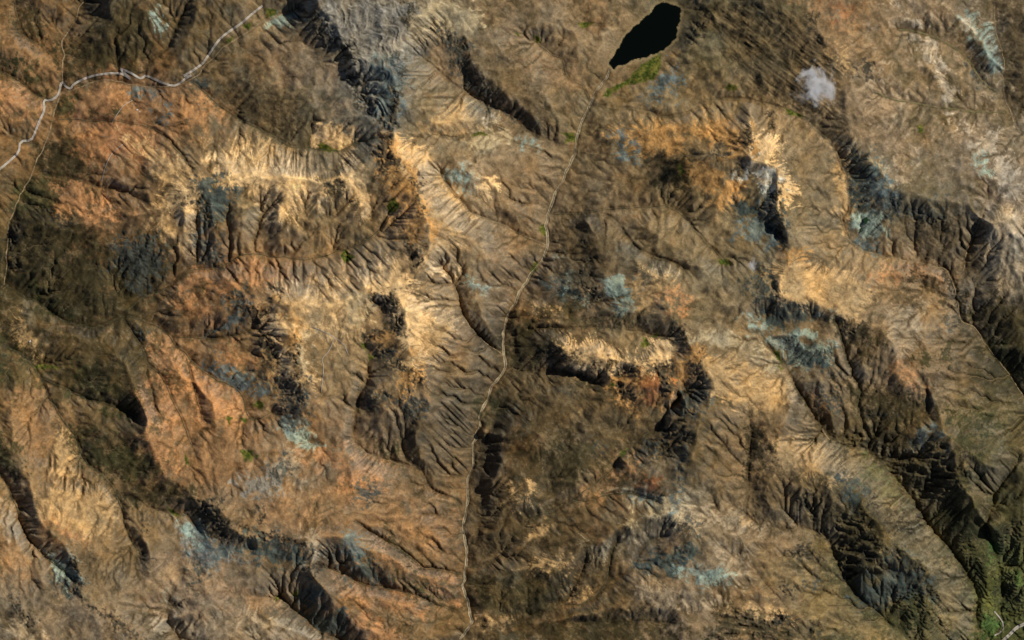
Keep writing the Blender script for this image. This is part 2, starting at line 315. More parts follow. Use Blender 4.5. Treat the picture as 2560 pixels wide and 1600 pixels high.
for p in VL + RL:
    p[:, 2] = ZREF + (p[:, 2] - ZREF) * VERT_K
LAKE_Z = ZREF + (LAKE_Z - ZREF) * VERT_K
shore[:, 2] = LAKE_Z + 1
PTS = np.concatenate([resample(p, 1.2) for p in VL + RL] + [shore])


def solve_membrane():
    h = None
    for f in (32, 16, 8, 4, 2, 1):
        st = HS * f
        nx, ny = int((GX1 - GX0) / st) + 2, int((GY1 - GY0) / st) + 2
        ix = np.round((PTS[:, 0] - GX0) / st).astype(int)
        iy = np.round((PTS[:, 1] - GY0) / st).astype(int)
        ok = (ix >= 0) & (iy >= 0) & (ix < nx) & (iy < ny)
        idx = iy[ok] * nx + ix[ok]
        cnt = np.bincount(idx, minlength=nx * ny)
        sm = np.bincount(idx, PTS[ok, 2], minlength=nx * ny)
        fix = (cnt > 0).reshape(ny, nx)
        val = (sm / np.maximum(cnt, 1)).reshape(ny, nx).astype(np.float32)
        if h is None:
            h = np.full((ny, nx), 4350, np.float32)
        else:
            yi = np.clip(np.arange(ny) / 2, 0, h.shape[0] - 1.001)
            xi = np.clip(np.arange(nx) / 2, 0, h.shape[1] - 1.001)
            y0, x0 = yi.astype(int), xi.astype(int)
            fy, fx = (yi - y0)[:, None], (xi - x0)[None, :]
            h = ((h[y0][:, x0] * (1 - fx) + h[y0][:, x0 + 1] * fx) * (1 - fy)
                 + (h[y0 + 1][:, x0] * (1 - fx) + h[y0 + 1][:, x0 + 1] * fx) * fy).astype(np.float32)
        for _ in range({32: 600, 16: 400, 8: 260, 4: 140, 2: 50, 1: 14}[f]):
            h[fix] = val[fix]
            p = np.pad(h, 1, mode='edge')
            up, dn, lf, rt = p[:-2, 1:-1], p[2:, 1:-1], p[1:-1, :-2], p[1:-1, 2:]
            mean = 0.25 * (up + dn + lf + rt)
            hi = np.maximum(np.maximum(up, dn), np.maximum(lf, rt)); lo = np.minimum(np.minimum(up, dn), np.minimum(lf, rt))
            h = .3 * mean + .35 * (hi + lo)              # even slopes between the surveyed lines
        h[fix] = val[fix]
    return h[:NY, :NX]


H0 = solve_membrane()
H = blur(H0, 1.9)
print('membrane', round(time.time() - T0, 1))


# ---------------------------------------------------------------- signed distance to survey outlines
def poly_sd(poly, pad):
    """(slices, signed distance) over the outline's box: positive inside, map units"""
    x0, y0 = poly[:, 0].min() - pad, poly[:, 1].min() - pad
    x1, y1 = poly[:, 0].max() + pad, poly[:, 1].max() + pad
    i0, i1 = max(0, int((x0 - GX0) / HS)), min(NX, int((x1 - GX0) / HS) + 2)
    j0, j1 = max(0, int((y0 - GY0) / HS)), min(NY, int((y1 - GY0) / HS) + 2)
    sl_ = (slice(j0, j1), slice(i0, i1))
    x, y = XX[sl_] + WX[sl_], YY[sl_] + WY[sl_]
    d2 = np.full(x.shape, 1e12, np.float32)
    ins = np.zeros(x.shape, bool)
    for a, b in zip(poly, np.roll(poly, -1, 0)):
        e = b - a
        t = np.clip(((x - a[0]) * e[0] + (y - a[1]) * e[1]) / (e @ e + 1e-9), 0, 1)
        d2 = np.minimum(d2, (x - a[0] - t * e[0]) ** 2 + (y - a[1] - t * e[1]) ** 2)
        if a[1] != b[1]:
            c = ((a[1] > y) != (b[1] > y)) & (x < (b[0] - a[0]) * (y - a[1]) / (b[1] - a[1]) + a[0])
            ins ^= c
    d = np.sqrt(d2)
    return sl_, np.where(ins, d, -d)


WX = np.zeros((NY, NX), np.float32)
WY = np.zeros((NY, NX), np.float32)
LSL, LSD = poly_sd(LAKE, 60)
lake_sd = np.full((NY, NX), -60, np.float32)
lake_sd[LSL] = LSD
lake_sd = lake_sd + 1.0 * fnoise(50, 12, 1.0, 23) * (lake_sd > -50)
WX = 7 * fnoise(160, 8, 1.3, 21)
WY = 7 * fnoise(160, 8, 1.3, 22)

# ---------------------------------------------------------------- ground types and where they lie
# type: colour (display), roughness of relief in metres, edge softness (map units), strength, part name
TYPES = {
 'snow':   ((192, 188, 178), 2, 6, .85, 'snow_patch'),
 'tan':    ((208, 170, 122), 2, 9, .95, 'scree_slope'),
 'sand':   ((184, 148, 102), 2, 16, .75, 'scree_slope'),
 'ochre':  ((172, 127, 74), 5, 12, .85, 'scree_slope'),
 'rust':   ((152, 94, 57), 4, 10, .85, 'soil_slope'),
 'orange': ((166, 118, 78), 0, 22, .75, 'soil_slope'),
 'dry':    ((138, 116, 80), 0, 24, .55, 'soil_slope'),
 'soil':   ((150, 112, 76), 0, 24, .6, 'soil_slope'),
 'grey':   ((128, 121, 113), 9, 14, .92, 'rock_slope'),
 'lilac':  ((130, 110, 92), 3, 24, .45, 'rock_slope'),
 'blue':   ((94, 106, 108), 6, 14, .9, 'rock_slope'),
 'teal':   ((134, 150, 143), 6, 12, .85, 'rock_slope'),
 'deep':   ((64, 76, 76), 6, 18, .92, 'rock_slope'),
 'pale':   ((160, 141, 118), 5, 14, .65, 'pale_outcrop'),
 'white':  ((180, 163, 144), 3, 6, .7, 'pale_outcrop'),
 'cream':  ((170, 152, 122), 3, 16, .7, 'pale_outcrop'),
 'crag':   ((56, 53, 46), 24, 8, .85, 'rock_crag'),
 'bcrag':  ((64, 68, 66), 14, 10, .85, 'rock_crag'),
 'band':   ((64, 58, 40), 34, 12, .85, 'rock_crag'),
 'olive':  ((62, 55, 36), 4, 22, .88, 'shrub_shade_slope'),  # dark slope tones hold vegetation and the painted shade of west-facing sides
 'umber':  ((84, 71, 52), 6, 22, .8, 'shrub_shade_slope'),
 'moss':   ((56, 57, 35), 4, 18, .85, 'shrub_shade_slope'),
 'green':  ((96, 98, 56), 2, 16, .7, 'shrub_shade_slope'),
 'lush':   ((72, 98, 50), 1, 8, .85, 'shrub_shade_slope'),
}
PATCH = [
 ('lilac', 'A 1860,280 2000,290 2200,400 2408,560 B 100,800 A 2300,800 2200,650 2050,500 1900,380'),
 ('grey', 'A 2180,0 B 490,0 490,230 560,400 430,480 400,640 390,900 330,920 200,760 60,500 A 2300,200'),
 ('blue', 'B 240,450 430,420 440,600 390,640 390,880 330,900 240,700'),
 ('orange', 'A 780,720 950,690 1100,690 1300,640 1480,650 1500,800 1300,880 1080,870 900,830 780,820'),
 ('soil', 'A 500,600 900,600 1300,610 1500,660 1650,850 1400,900 800,860 600,760'),
 ('orange', 'A 500,950 600,960 700,1080 690,1140 600,1100'),
 ('orange', 'A 320,1280 600,1300 760,1420 700,1512 380,1512'),
 ('soil', 'A -60,230 200,280 350,400 410,500 300,620 150,500 -60,380'),
 ('orange', 'A -60,540 140,620 280,740 150,800 -60,700'),
 ('orange', 'D 1300,420 1550,430 1700,330 1820,300 1950,360 2050,500 1900,560 1700,520 1560,560 1240,580'),
 ('orange', 'D 1240,560 1400,620 1550,720 1560,780 1400,720 1260,640'),
 ('orange', 'D 1090,960 1200,960 1300,1050 1400,1130 1620,1250 1690,1340 1700,1512 1450,1512 1330,1300 1200,1150 1100,1080'),
 ('soil', 'D 1200,900 1500,900 1780,950 1800,1090 1500,1060 1300,1000'),
 ('orange', 'D 1080,1140 1180,1230 1270,1512 1150,1512 1090,1300'),
 ('orange', 'D 960,1250 1050,1330 1120,1490 1050,1512 960,1400'),
 ('orange', 'D 1560,960 1700,1000 1820,1060 1800,1090 1600,1040'),
 ('orange', 'D 480,0 860,0 650,80'),
 ('soil', 'D 130,1240 300,1250 420,1450 G 300,300 100,200 D 60,1400'),
 ('sand', 'D 160,780 200,830 290,960 190,930 150,860'),
 ('orange', 'G 1000,90 1150,40 1200,300 1250,380 1150,330 1050,230'),
 ('soil', 'G 1300,50 1700,60 1680,330 1500,450 1350,350 1250,150'),
 ('soil', 'G 1850,530 2150,500 2200,650 1950,700 1820,700'),
 ('orange', 'G 310,660 450,680 560,830 480,850 420,800 330,740'),
 ('sand', 'G 430,470 640,480 780,560 800,650 720,760 600,800 420,700 300,640 350,520'),
 ('sand', 'G 390,90 480,110 490,300 430,400 380,260'),
 ('soil', 'G 1560,1150 1900,1150 1990,1290 1850,1330 1600,1250'),
 ('orange', 'G 2100,180 2408,190 2408,300 2200,290'),
 ('soil', 'G 0,680 130,760 200,900 160,1040 0,1030'),
 ('pale', 'G 0,560 100,620 130,720 60,820 0,800'),
 ('orange', 'H 0,200 300,280 250,420 50,500 0,480'),
 ('orange', 'H 200,840 330,850 640,1030 820,1150 820,1250 650,1130 400,960'),
 ('orange', 'H 0,1100 230,1150 480,1200 640,1330 500,1360 250,1250 0,1200'),
 ('orange', 'H 100,1300 480,1420 480,1512 140,1512'),
 ('soil', 'H 380,560 600,560 840,600 820,1000 650,900 450,800'),
 ('orange', 'F 1300,480 1600,370 1820,390 1930,480 1960,600 1880,540 1700,460 1500,470'),
 ('orange', 'F 1500,1000 1580,1060 1620,1140 1740,1160 1740,1250 1580,1230 1520,1120'),
 ('orange', 'F 870,1270 960,1250 1030,1350 1060,1480 990,1400'),
 ('rust', 'C 1040,60 1200,60 1230,130 1050,130'),
 ('soil', 'C 800,0 1250,0 1240,140 1000,160 950,100'),
 ('sand', 'C 1080,1000 1150,1050 1200,1300 1220,1512 1080,1512 1100,1300'),
 ('sand', 'F 1080,0 1220,0 1180,140 1130,120'),
 ('sand', 'C 1050,370 1120,400 1190,480 1140,490'),
 ('cream', 'C 1130,940 1250,1040 1420,1180 1540,1350 1440,1330 1330,1160 1200,1040'),
 ('lilac', 'C 1500,0 1900,0 2050,80 1950,200 1750,200 1550,110'),
 ('lilac', 'C 1950,850 2200,860 2300,1050 2408,1200 2408,1512 2200,1450 2050,1250 1900,1050'),
 ('pale', 'F 2150,0 2408,0 2408,450 2250,600 2200,400 2120,200'),
 ('pale', 'F 1450,680 1580,670 1700,620 1660,800 1600,950 1540,1000 1440,970 1440,850'),
 ('lilac', 'C 1150,700 1400,650 1450,850 1600,1000 1500,1200 1300,1000 1150,900'),
 ('sand', 'F 760,300 1000,420 1300,560 1250,700 1050,700 850,640 690,600 700,450'),
 ('sand', 'F 200,1060 600,1100 700,1230 800,1300 600,1400 300,1300 160,1180'),
 ('pale', 'I 0,560 300,600 620,730 560,790 420,730 200,690 0,720'),
 ('sand', 'I 430,620 560,710 500,760 420,700'),
 ('pale', 'I 240,900 370,790 450,900 430,1150 330,1040 240,980'),
 ('sand', 'I 470,1280 620,1260 700,1340 600,1350 480,1340'),
 ('sand', 'I 600,150 780,100 1080,250 1120,380 950,350 780,280 680,300'),
 ('dry', 'I 850,120 1300,190 1500,480 1650,600 1750,800 1500,780 1300,560 1150,300'),
 ('dry', 'I 1700,900 1950,1000 2060,1150 2060,1500 1900,1512 1800,1250 1780,1100'),
 ('dry', 'I 600,900 1000,1050 1200,1250 1450,1512 1000,1512 750,1250 500,1100'),
 ('lilac', 'G 1050,900 1350,900 1700,1100 1700,1300 1250,1330 1050,1250'), ('grey', 'G 1250,650 1600,850 1750,950 1500,1000 1300,950'), ('lilac', 'G 200,1150 600,1200 900,1400 1000,1512 300,1512'), ('pale', 'G 1050,1300 1250,1350 1250,1500 1080,1480'),
 ('lilac', 'B 620,180 900,400 1000,600 820,620 640,500 560,300'), ('cream', 'B 540,0 900,30 1000,180 800,200 640,150 540,220'), ('umber', 'B 950,350 1250,450 1400,700 1500,900 1350,850 1150,650 1000,500'),
 ('sand', 'A 1700,1000 2000,1060 2200,1150 2100,1220 1850,1180 1700,1120'),
 ('sand', 'A 900,950 1300,1200 1500,1300 1300,1300 1050,1150'),
 ('sand', 'B 560,880 700,800 830,770 960,880 850,960 680,920'),
 ('sand', 'D 1050,10 1200,0 1350,50 1350,300 1200,150'),
 ('soil', 'H 1950,240 2050,230 2240,430 2150,430 2000,350 1800,480 1650,520 1900,400'), ('rust', 'H 2050,330 2150,360 2240,440 2200,440'), ('sand', 'H 1250,430 1180,560 1230,540 1300,430'), ('sand', 'H 1100,1150 1180,1150 1200,1190 1130,1200'), ('sand', 'H 1000,1360 1250,1310 1280,1370 1100,1420'), ('sand', 'H 1650,1140 1780,1150 1700,1250 1640,1200'), ('cream', 'H 1770,860 1860,840 1850,950 1780,960'), ('lilac', 'H 2130,850 2350,780 2408,830 2250,900 2100,960 2050,960'),
 # bright scree
 ('sand', 'D 1880,600 2100,520 2408,500 E 100,560 160,700 120,860 D 2300,850 2150,800 2050,860 1930,850'), ('sand', 'A 1450,1080 1700,1050 2000,1120 2300,1250 2250,1400 2000,1420 1800,1400 1700,1300 1500,1250'),
 ('sand', 'B 380,980 700,1150 800,1300 870,1512 E 800,120 760,330 640,300 600,0 B 590,1350'), ('sand', 'E 460,520 620,640 760,760 700,900 620,1050 540,1060 450,760'), ('cream', 'E 0,560 100,560 200,620 150,760 60,860 0,850'),
 ('tan', 'A 1480,1120 1600,1150 1700,1090 1790,1180 1950,1180 2050,1200 2150,1280 2260,1290 2230,1380 2050,1350 1900,1300 1750,1290 1620,1260 1500,1200'),
 ('tan', 'A 1170,1420 1290,1290 1380,1320 1390,1430 1370,1512 1300,1500 1230,1440'),
 ('tan', 'A 2220,880 2330,860 2408,900 B 110,890 120,960 60,1050 A 2300,1040 2200,980'),
 ('tan', 'A 1900,1420 2050,1430 2000,1512 1880,1512'),
 ('tan', 'B 300,930 400,960 480,1040 560,1080 640,1170 720,1160 690,1210 590,1220 610,1300 590,1350 540,1260 460,1170 400,1130 380,1050'),
 ('sand', 'B 600,1200 720,1180 800,1350 870,1512 610,1512 600,1300'),
 ('tan', 'B 60,1180 150,1180 180,1340 170,1480 100,1380 40,1290'),
 ('ochre', 'B 400,1290 520,1230 580,1320 600,1500 430,1500 380,1400'),
 ('tan', 'B 1000,1240 1060,1260 1030,1330 980,1300'),
 ('ochre', 'D 1900,650 2000,700 2090,770 2100,900 2080,1100 2000,1140 1950,1050 1940,900 1900,800'),
 ('tan', 'D 1900,680 2020,740 2080,800 2030,860 1940,840'),
 ('tan', 'D 1950,960 2040,960 2070,1080 2000,1120'),
 ('tan', 'D 2090,540 2200,580 2290,540 2408,550 E 60,760 100,820 D 2300,790 2200,680 2120,620'),
 ('cream', 'D 2080,780 2150,780 2250,820 2120,900 2140,1120 2100,1100'),
 ('tan', 'D 2050,1180 2140,1140 2170,1160 2090,1240 2020,1290'),
 ('tan', 'E 170,430 300,400 400,360 450,480 360,560 250,550 190,500'),
 ('tan', 'E 350,570 460,530 560,600 620,680 560,700 620,760 570,850 540,960 500,1030 480,900 450,780 420,680'),
 ('pale', 'E 620,80 700,100 770,200 760,330 660,300 630,250'),
 ('tan', 'E 580,330 700,370 770,390 740,450 620,400'),
 ('ochre', 'E 420,60 560,100 600,200 520,210 440,150'),
 ('tan', 'E 430,1040 530,1030 520,1070 450,1070'),
 ('ochre', 'E 420,1150 540,1080 560,1180 470,1270'),
 ('tan', 'E 1540,920 1620,900 1720,960 1790,910 1870,960 1900,1010 2100,1060 2090,1110 1900,1060 1800,1080 1660,1070 1640,990'),
 ('tan', 'E 2200,940 2330,940 2350,1030 2200,1050'),
 ('cream', 'E 2170,440 2260,420 2330,490 2200,490'),
 ('sand', 'E 2050,520 2250,450 2300,560 2200,680 2080,640'),
 ('sand', 'E 1400,660 1500,660 1550,720 1420,700'),
 ('rust', 'E 2150,1130 2220,1100 2250,1200 2150,1380 2120,1300'),
 ('ochre', 'E 2000,1200 2130,1100 2180,1250 2080,1350 1990,1280'),
 ('orange', 'E 2290,560 2380,540 2408,680 2330,700'),
 ('ochre', 'F 40,960 130,1000 150,1150 60,1180 0,1200 0,1020'),
 ('tan', 'C 500,960 640,960 680,1000 650,1150 560,1150 500,1090'),
 ('ochre', 'C 0,900 250,860 340,900 300,1000 0,960'),
 ('ochre', 'C 30,1150 200,1120 300,1190 260,1290 60,1250'),
 ('ochre', 'C 250,1330 480,1260 400,1400 240,1420'),
 ('ochre', 'C 300,900 400,900 480,1000 500,1100 400,1090 300,1020'),
 ('ochre', 'B 1950,950 2200,900 2408,950 2408,1050 2100,1050'),
 ('tan', 'C 660,1190 700,1180 760,1330 720,1500 705,1400'),
 ('sand', 'H 1360,730 1450,740 1440,790 1380,780'),
 ('sand', 'H 1330,1000 1590,960 1560,1020 1400,1040'),
 ('sand', 'F 690,420 760,280 800,420 720,600'),
 ('ochre', 'F 740,250 830,260 800,340 740,330'),
 ('ochre', 'E 1900,1150 2250,1100 2300,1300 2100,1400 1950,1300'), ('rust', 'E 2130,1120 2260,1090 2280,1250 2160,1400 2100,1330'), ('ochre', 'B 300,950 380,1000 440,1170 560,1300 610,1500 E 600,200 450,200 420,60 B 400,1350 280,1150'), ('tan', 'E 2090,1050 2200,1000 2330,990 2300,1050 2150,1100'),
 ('ochre', 'E 230,860 330,830 420,900 500,1000 380,960 260,950'), ('ochre', 'E 1780,1090 1850,1100 1950,1160 2000,1230 1850,1180'),
 # pale and bluish rock
 ('white', 'C 1620,240 1680,250 1680,290 1600,290'),
 ('white', 'C 1680,310 1740,320 1810,370 1790,410 1700,410 1640,370'),
 ('white', 'C 1750,430 1820,420 1840,480 1790,490'),
 ('white', 'C 1780,530 1850,520 1930,650 1900,690 1830,640'),
 ('white', 'C 1840,800 1930,780 1930,820 1850,820'),
 ('white', 'C 1980,900 2030,900 2020,960 1960,950'),
 ('white', 'C 2020,990 2190,950 2200,1040 2230,1100 2150,1100 2080,1040'),
 ('white', 'C 2170,1150 2300,1100 2370,1200 2330,1290 2240,1280 2170,1230'),
 ('white', 'C 2200,1310 2408,1300 2408,1400 2300,1380'),
 ('white', 'C 1450,20 1560,0 1540,60'), ('white', 'C 1540,110 1640,120 1750,190 1640,180'),
 ('teal', 'C 1940,110 2040,90 2260,480 2220,500 2080,300'),
 ('white', 'C 1950,130 2000,120 2080,240 2040,240'),
 ('white', 'C 2180,900 2240,915 2200,935'), ('white', 'C 1900,880 1970,870 1880,920'),
 ('teal', 'C 2030,1080 2120,1100 2110,1200 2060,1150'),
 ('white', 'F 2290,10 2360,0 2408,100 2408,280 2340,220'),
 ('white', 'C 510,1140 570,1160 660,1190 670,1260 620,1330 540,1240'),
 ('white', 'C 350,1240 440,1200 480,1130 500,1160 460,1260 380,1270'),
 ('blue', 'C 560,1300 670,1300 690,1500 600,1512 560,1400'),
 ('teal', 'E 880,440 950,470 1020,540 970,540 900,490'),
 ('teal', 'E 1880,480 1980,430 2060,500 2050,600 1950,640 1880,570'),
 ('teal', 'E 1660,620 1720,600 1720,650 1660,690'), ('teal', 'E 1930,640 2050,650 2040,690 1960,680'),
 ('blue', 'E 1500,420 1680,440 1700,560 1560,580 1480,500'),
 ('white', 'B 1010,860 1100,790 1090,850 1050,920'), ('teal', 'B 1220,950 1300,1000 1380,1050 1250,1010'),
 ('cream', 'B 900,920 1080,880 1160,980 1000,1050 900,1100 860,1000'),
 ('teal', 'B 740,1180 860,1200 950,1240 930,1300 800,1300'),
 ('pale', 'B 900,1140 960,1120 970,1220 920,1220'),
 ('blue', 'B 1940,990 2000,960 2100,1080 2080,1110 1950,1130 1960,1050'),
 ('blue', 'B 2280,560 2350,480 2400,540 2350,620 2180,720 2150,700'),
 ('deep', 'C 1170,1000 1300,1100 1400,1200 1400,1350 1350,1512 1240,1512 1200,1250'),
 ('blue', 'C 1300,1100 1400,1200 1540,1370 1480,1420 1380,1420'),
 ('teal', 'F 860,700 1000,680 1050,720 950,770 870,760'), ('teal', 'F 450,720 600,730 590,860 500,790'),
 ('deep', 'F 600,640 900,650 880,740 700,820 610,800'),
 ('teal', 'F 630,880 900,860 1000,880 1030,1060 900,1090 750,1000 650,930'),
 ('deep', 'F 840,960 1030,960 1030,1080 900,1080'),
 ('blue', 'F 430,60 560,40 680,100 680,220 560,230 430,170'),
 ('deep', 'C 440,1400 560,1420 700,1512 F 710,100 560,60 400,20'),
 ('teal', 'F 1220,0 1450,0 1400,150 1250,170 1200,110'),
 ('blue', 'F 1250,180 1380,180 1390,260 1330,300 1260,250'),
 ('cream', 'F 60,900 230,820 470,900 560,1000 650,1130 690,1210 600,1100 480,950 300,960'),
 ('blue', 'D 1390,1060 1600,1080 1780,1150 1900,1250 1750,1250 1600,1190 1450,1130'),
 ('blue', 'D 1380,0 1430,0 1450,100 1380,190'), ('deep', 'A 1380,1280 1550,1270 1620,1330 1600,1512 1400,1512'),
 ('blue', 'D 1610,750 1740,640 1700,740 1580,820 1450,870 1500,810'),
 ('teal', 'G 1960,0 2140,0 2150,80 2300,140 2250,180 2080,170 2000,80'),
 ('deep', 'G 2100,1100 2210,1080 2250,1250 2300,1280 2408,1310 H 100,1512 G 2280,1480 2150,1370 2090,1260'),
 ('pale', 'G 1230,1390 1500,1330 1700,1340 1780,1400 1600,1440 1400,1500 1270,1470'),
 ('pale', 'G 1780,1370 1950,1410 2100,1450 2200,1512 1700,1512'),
 ('pale', 'G 60,1330 180,1370 260,1450 180,1512 60,1512'),
 ('blue', 'G 1330,650 1440,700 1560,850 1700,880 1500,950 1350,880'),
 ('teal', 'G 1280,680 1340,700 1380,850 1300,830'), ('teal', 'G 1130,1150 1200,1220 1210,1260 1150,1220'),
 ('teal', 'G 280,850 500,960 560,1120 480,1180 380,1100 350,980'),
 ('deep', 'G 1650,780 1900,790 2130,860 2150,960 1950,980 1700,880'),
 ('pale', 'G 2000,200 2080,250 2140,450 2070,480 1980,330'), ('pale', 'G 2130,800 2200,780 2230,920 2170,960'),
 ('grey', 'G 1650,400 1800,380 1950,280 2000,330 1900,500 1700,520'),
 ('cream', 'H 2000,460 2400,480 2390,650 2180,650 2050,540'), ('blue', 'H 2050,480 2350,490 2340,560 2100,540'),
 ('cream', 'H 1850,850 1960,790 2040,700 2000,800 1920,950'),
 ('deep', 'H 2080,980 2200,900 2408,880 2408,1050 2150,1040'), ('deep', 'I 0,870 100,820 130,900 60,960 0,970'),
 ('teal', 'I 0,1000 270,1000 340,1100 200,1100 0,1080'), ('pale', 'I 0,1200 170,1170 330,1230 300,1280 0,1290'),
 ('pale', 'H 2090,1200 2250,1130 2400,1180 2408,1280 2200,1260'), ('blue', 'H 0,750 120,760 200,900 60,980 0,900'),
 ('deep', 'I 1440,950 1600,950 1750,1100 1760,1200 1600,1260 1450,1280 1350,1300 1200,1200 1350,1080'),
 ('deep', 'I 1120,380 1200,370 1270,480 1250,600 1120,610'), ('blue', 'I 1580,130 1800,0 1850,40 1760,130 1600,160'),
 ('blue', 'E 1540,1260 1650,1280 1620,1320'), ('teal', 'A 1920,100 2080,30 2130,130 2000,210 1900,200'),
 ('teal', 'A 1050,60 1130,50 1120,180 1060,140'),
 ('deep', 'E 1480,420 1700,400 1720,620 1560,620'), ('teal', 'E 1560,440 1650,460 1620,510'), ('teal', 'E 1500,300 1580,290 1600,330'), ('pale', 'E 1740,560 1800,540 1800,610 1750,620'),
 # dark slopes: shrubs, and the shade of west-facing sides put into the colour
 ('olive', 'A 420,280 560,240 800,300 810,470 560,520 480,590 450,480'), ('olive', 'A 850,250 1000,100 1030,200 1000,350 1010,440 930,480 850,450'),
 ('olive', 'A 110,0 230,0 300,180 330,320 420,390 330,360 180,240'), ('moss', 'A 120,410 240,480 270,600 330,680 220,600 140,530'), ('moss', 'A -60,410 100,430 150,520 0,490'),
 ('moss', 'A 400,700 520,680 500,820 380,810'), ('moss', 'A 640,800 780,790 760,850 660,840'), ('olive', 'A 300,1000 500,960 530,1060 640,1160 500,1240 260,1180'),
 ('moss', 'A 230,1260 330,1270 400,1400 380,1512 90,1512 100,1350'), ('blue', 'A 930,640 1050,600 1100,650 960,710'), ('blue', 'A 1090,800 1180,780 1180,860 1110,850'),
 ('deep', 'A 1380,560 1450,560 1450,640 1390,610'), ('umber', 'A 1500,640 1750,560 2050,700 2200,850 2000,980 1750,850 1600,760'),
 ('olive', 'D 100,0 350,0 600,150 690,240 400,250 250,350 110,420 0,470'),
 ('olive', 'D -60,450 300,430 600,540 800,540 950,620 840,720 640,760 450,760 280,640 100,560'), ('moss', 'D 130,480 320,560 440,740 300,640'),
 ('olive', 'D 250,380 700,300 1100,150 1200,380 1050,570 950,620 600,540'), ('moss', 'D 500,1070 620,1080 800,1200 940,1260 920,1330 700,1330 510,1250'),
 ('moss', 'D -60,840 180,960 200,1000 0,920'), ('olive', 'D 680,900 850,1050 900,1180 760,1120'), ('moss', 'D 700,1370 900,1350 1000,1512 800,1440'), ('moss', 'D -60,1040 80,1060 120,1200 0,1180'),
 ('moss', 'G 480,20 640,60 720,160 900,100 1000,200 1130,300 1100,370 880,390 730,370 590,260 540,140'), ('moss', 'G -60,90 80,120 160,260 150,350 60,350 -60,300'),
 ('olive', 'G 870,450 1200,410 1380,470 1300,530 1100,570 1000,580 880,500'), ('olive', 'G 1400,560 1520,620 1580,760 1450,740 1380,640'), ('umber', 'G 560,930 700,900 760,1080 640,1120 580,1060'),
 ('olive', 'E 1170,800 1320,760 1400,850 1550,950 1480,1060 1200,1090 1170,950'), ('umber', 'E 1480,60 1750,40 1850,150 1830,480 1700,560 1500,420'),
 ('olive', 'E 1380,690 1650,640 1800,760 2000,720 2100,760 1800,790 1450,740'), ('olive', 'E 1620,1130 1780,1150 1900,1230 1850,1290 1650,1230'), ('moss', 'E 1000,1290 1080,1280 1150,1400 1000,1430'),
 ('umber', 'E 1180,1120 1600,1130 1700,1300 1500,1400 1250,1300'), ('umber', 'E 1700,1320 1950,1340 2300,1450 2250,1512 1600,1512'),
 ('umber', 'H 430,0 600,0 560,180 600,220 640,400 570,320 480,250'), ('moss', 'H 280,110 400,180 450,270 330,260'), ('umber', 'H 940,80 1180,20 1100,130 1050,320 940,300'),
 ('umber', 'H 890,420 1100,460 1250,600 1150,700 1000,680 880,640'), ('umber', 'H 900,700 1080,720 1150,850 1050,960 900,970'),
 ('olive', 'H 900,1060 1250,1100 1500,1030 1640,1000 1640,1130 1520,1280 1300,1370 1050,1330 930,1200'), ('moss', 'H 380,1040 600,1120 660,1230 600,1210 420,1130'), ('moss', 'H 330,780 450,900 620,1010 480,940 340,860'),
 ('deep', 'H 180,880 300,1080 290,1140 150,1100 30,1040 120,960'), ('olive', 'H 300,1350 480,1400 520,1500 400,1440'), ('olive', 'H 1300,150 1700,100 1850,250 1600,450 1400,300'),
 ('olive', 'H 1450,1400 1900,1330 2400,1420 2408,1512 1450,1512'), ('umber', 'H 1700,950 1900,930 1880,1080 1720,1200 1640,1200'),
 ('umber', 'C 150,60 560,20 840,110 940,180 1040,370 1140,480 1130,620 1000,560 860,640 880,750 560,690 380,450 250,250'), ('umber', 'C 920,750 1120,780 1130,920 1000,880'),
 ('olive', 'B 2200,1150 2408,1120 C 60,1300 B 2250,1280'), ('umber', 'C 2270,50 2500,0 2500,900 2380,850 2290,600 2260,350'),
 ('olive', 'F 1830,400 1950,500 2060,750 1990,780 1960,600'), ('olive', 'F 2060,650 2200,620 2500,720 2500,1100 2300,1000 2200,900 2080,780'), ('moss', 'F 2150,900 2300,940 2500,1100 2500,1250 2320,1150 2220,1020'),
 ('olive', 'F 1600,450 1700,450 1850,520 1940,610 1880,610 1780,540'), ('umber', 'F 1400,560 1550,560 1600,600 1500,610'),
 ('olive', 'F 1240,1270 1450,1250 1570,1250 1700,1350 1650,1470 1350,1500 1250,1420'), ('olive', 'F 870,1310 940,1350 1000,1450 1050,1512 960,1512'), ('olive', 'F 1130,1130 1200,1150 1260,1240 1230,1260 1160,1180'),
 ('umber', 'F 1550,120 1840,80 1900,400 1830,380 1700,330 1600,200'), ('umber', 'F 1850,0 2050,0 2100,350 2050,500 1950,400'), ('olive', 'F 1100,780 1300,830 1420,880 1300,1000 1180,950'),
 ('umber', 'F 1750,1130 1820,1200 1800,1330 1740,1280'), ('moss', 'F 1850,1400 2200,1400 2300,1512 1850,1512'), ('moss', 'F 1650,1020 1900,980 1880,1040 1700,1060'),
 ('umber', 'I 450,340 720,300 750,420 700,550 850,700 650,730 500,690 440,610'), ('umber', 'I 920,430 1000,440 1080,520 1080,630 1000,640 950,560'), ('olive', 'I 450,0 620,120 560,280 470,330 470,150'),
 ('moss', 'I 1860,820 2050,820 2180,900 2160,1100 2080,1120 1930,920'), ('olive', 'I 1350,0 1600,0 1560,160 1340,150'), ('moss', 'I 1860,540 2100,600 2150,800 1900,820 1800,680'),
 ('moss', 'I 1350,1340 1700,1200 1750,1400 1600,1480 1450,1400'), ('olive', 'I 1250,620 1500,640 1620,760 1500,740 1350,660'), ('moss', 'I 1900,60 2150,100 2100,250 1950,150'), ('moss', 'I 1950,350 2060,350 2040,480 1960,560 1900,480'),
